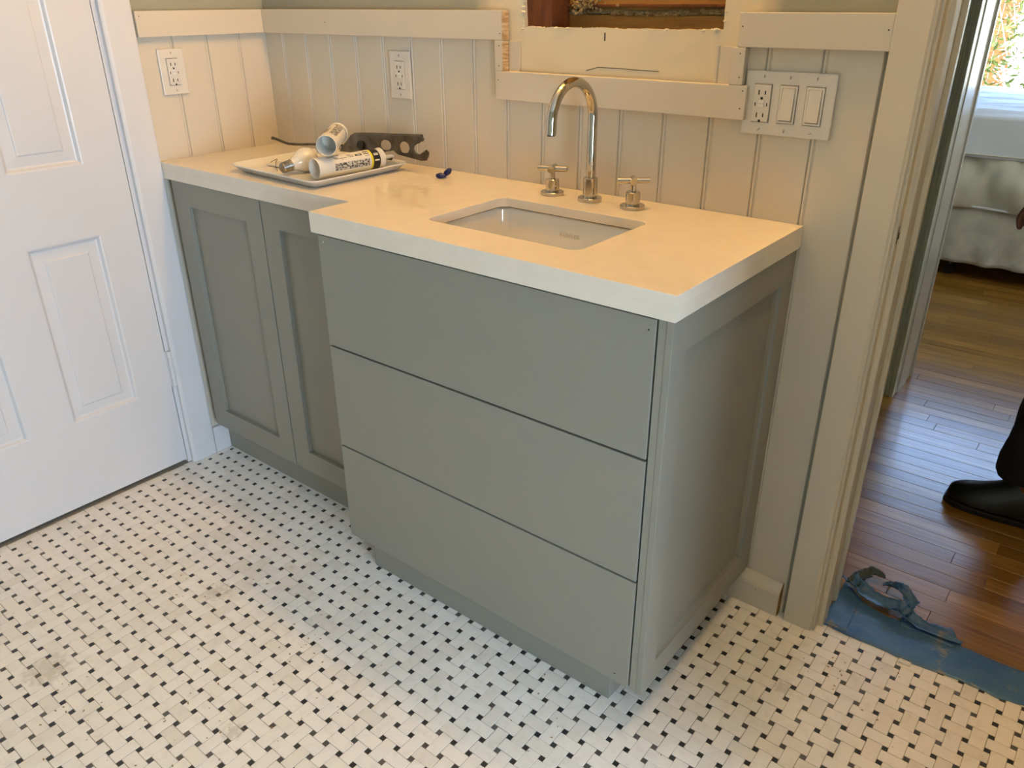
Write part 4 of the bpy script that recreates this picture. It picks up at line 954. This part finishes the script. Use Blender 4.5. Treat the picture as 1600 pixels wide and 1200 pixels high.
def fskirt(u, v):
    x = X0+(X1-X0)*u; z = .085+.335*v; return (x, YF+.012*math.sin(x*38+2*nz_(x*3, 0))*(1-v)+.006*nz_(x*20, z*20), z+.006*nz_(x*6, 1)*(1-v))
cloth(160, 16, fskirt, 'skirt', 'bed_skirt', .004)
def fcover(u, v):
    x = X0-.02+(X1-X0+.04)*u; z = .375+.33*v; bul = math.sin(PI*min(1, v*1.0+.02))**.6*.03
    fold = .045*nz_(x*6.5+z*3.2, z*1.6, 3)+.024*nz_(x*15-z*4, z*5, 7)
    fold *= (1-.9*v**3); return (x, YF-.02-bul*(1-.6*v**2)+fold, z+.010*nz_(x*4, 2)*(1-v))
cloth(170, 28, fcover, 'duvet', 'cover', .008)
pp = tube([Vector((X0-.02+(X1-X0+.04)*i/80, YF-.022+.030*nz_((X0-.02+(X1-X0+.04)*i/80)*5.5+.375*2.2, .6, 3), .378+.010*nz_((X0-.02+(X1-X0+.04)*i/80)*4, 2))) for i in range(81)], .006, 8); P(obj('piping', pp, 'sheet', None, True), bed)
def ftop(u, v):
    # flap hanging on the front, then over the top
    x = X0-.03+(X1-X0+.06)*u
    if v < .25: z = .625+.19*(v/.25); return (x, YF-.058+.010*nz_(x*7, z*4, 5), z+.004*nz_(x*8, 0))
    t = (v-.25)/.75; return (x, YF-.03+(YB-YF+.02)*t, .835+.012*nz_(x*3, t*14, 2)+.007*nz_(x*6, t*40, 4)-.02*max(0, .06-t)/.06)
cloth(120, 90, ftop, 'sheet', 'top_sheet', .008)
hem = tube([Vector((X0-.03+(X1-X0+.06)*i/60, YF-.064+.010*nz_((X0-.03+(X1-X0+.06)*i/60)*7, 2.5, 5), .640)) for i in range(61)], .0028, 8); P(obj('hem', hem, 'duvet', None, True), bed)
for (x, y) in ((1.45, 3.10), (2.5, 3.10), (.85, 3.1), (1.45, 4.2), (2.5, 4.2)):
    c = obj('caster', lathe([(0, -.012), (.022, -.012), (.026, -.008), (.026, .008), (.022, .012), (0, .012)], 20, None, Matrix.Translation((x, y, .0265)) @ Matrix.Rotation(PI/2, 4, 'X')), 'sole'); P(c, bed)
    P(obj('caster_stem', lathe([(0, .04), (.008, .04), (.008, .135), (0, .135)], 12, None, Matrix.Translation((x, y, .0))), 'zinc'), bed)

# ------------------------------------------------------------------ outside
gr = obj('ground', bx(-6, 10, 4.62, 16, -.55, -.45), 'ground'); tag(gr, 'pale sunlit ground outside the window', 'ground'); gr['kind'] = 'structure'
fe = thing('fence', 'orange brown wooden fence behind the leaves at the left of the window', 'fence', (.0, 7.6, -.45))
for k in range(16): P(obj('fence_board', bx(-1.6+k*.152, -1.6+k*.152+.146, 7.6, 7.625, -.44, 1.75, .003), 'orange'), fe)
for z in (.0, 1.3): P(obj('fence_rail', bx(-1.6, .826, 7.626, 7.67, z, z+.09), 'orange'), fe)
def bush(cx, cy, n, rx, ry, z0, z1, m, label, seed, sz=.035):
    t = thing('bush', label, 'bush', (cx, cy, -.45)); rr = random.Random(seed)
    stems = bmesh.new()
    for k in range(9):
        a = rr.uniform(0, 2*PI); top = (cx+rx*.7*math.cos(a), cy+ry*.7*math.sin(a), rr.uniform(.5, .95)*z1)
        tube([(cx, cy, -.45), (cx+(top[0]-cx)*.3, cy+(top[1]-cy)*.4, top[2]*.4), top], [.012, .007, .003], 6, stems)
    P(obj('stem', stems, 'ground'), t)
    V_, F_ = [], []
    for k in range(n):
        a = rr.uniform(0, 2*PI); q = rr.random()**.4; c = Vector((cx+rx*q*math.cos(a), cy+ry*q*math.sin(a), rr.uniform(z0, z1)))
        d_ = Vector((rr.gauss(0, 1), rr.gauss(0, 1), rr.gauss(0, .6))).normalized(); s_ = d_.orthogonal().normalized(); s_ = (Matrix.Rotation(rr.uniform(0, 6.28), 3, d_) @ s_)
        l = sz*rr.uniform(.7, 1.5); w = l*.32; u_ = d_.cross(s_)*l*.12; b_ = len(V_)
        V_ += [c-d_*l, c-d_*l*.2+s_*w+u_, c+d_*l, c-d_*l*.2-s_*w+u_]; F_ += [(b_, b_+1, b_+2), (b_, b_+2, b_+3)]
    me = bpy.data.meshes.new('leaves'); me.from_pydata([tuple(v) for v in V_], [], F_); me.materials.append(M[m]); o = bpy.data.objects.new('leaves', me); C.objects.link(o); o['kind'] = 'stuff'; P(o, t)
bush(1.30, 6.1, 3400, .62, .30, -.4, 1.9, 'leaf', 'yellow green leafy bush right outside the window', 1, .03)
bush(1.62, 7.1, 9000, .82, .35, -.4, 2.2, 'leaf_pale', 'pale sunlit bush behind the yellow green one', 3, .03)
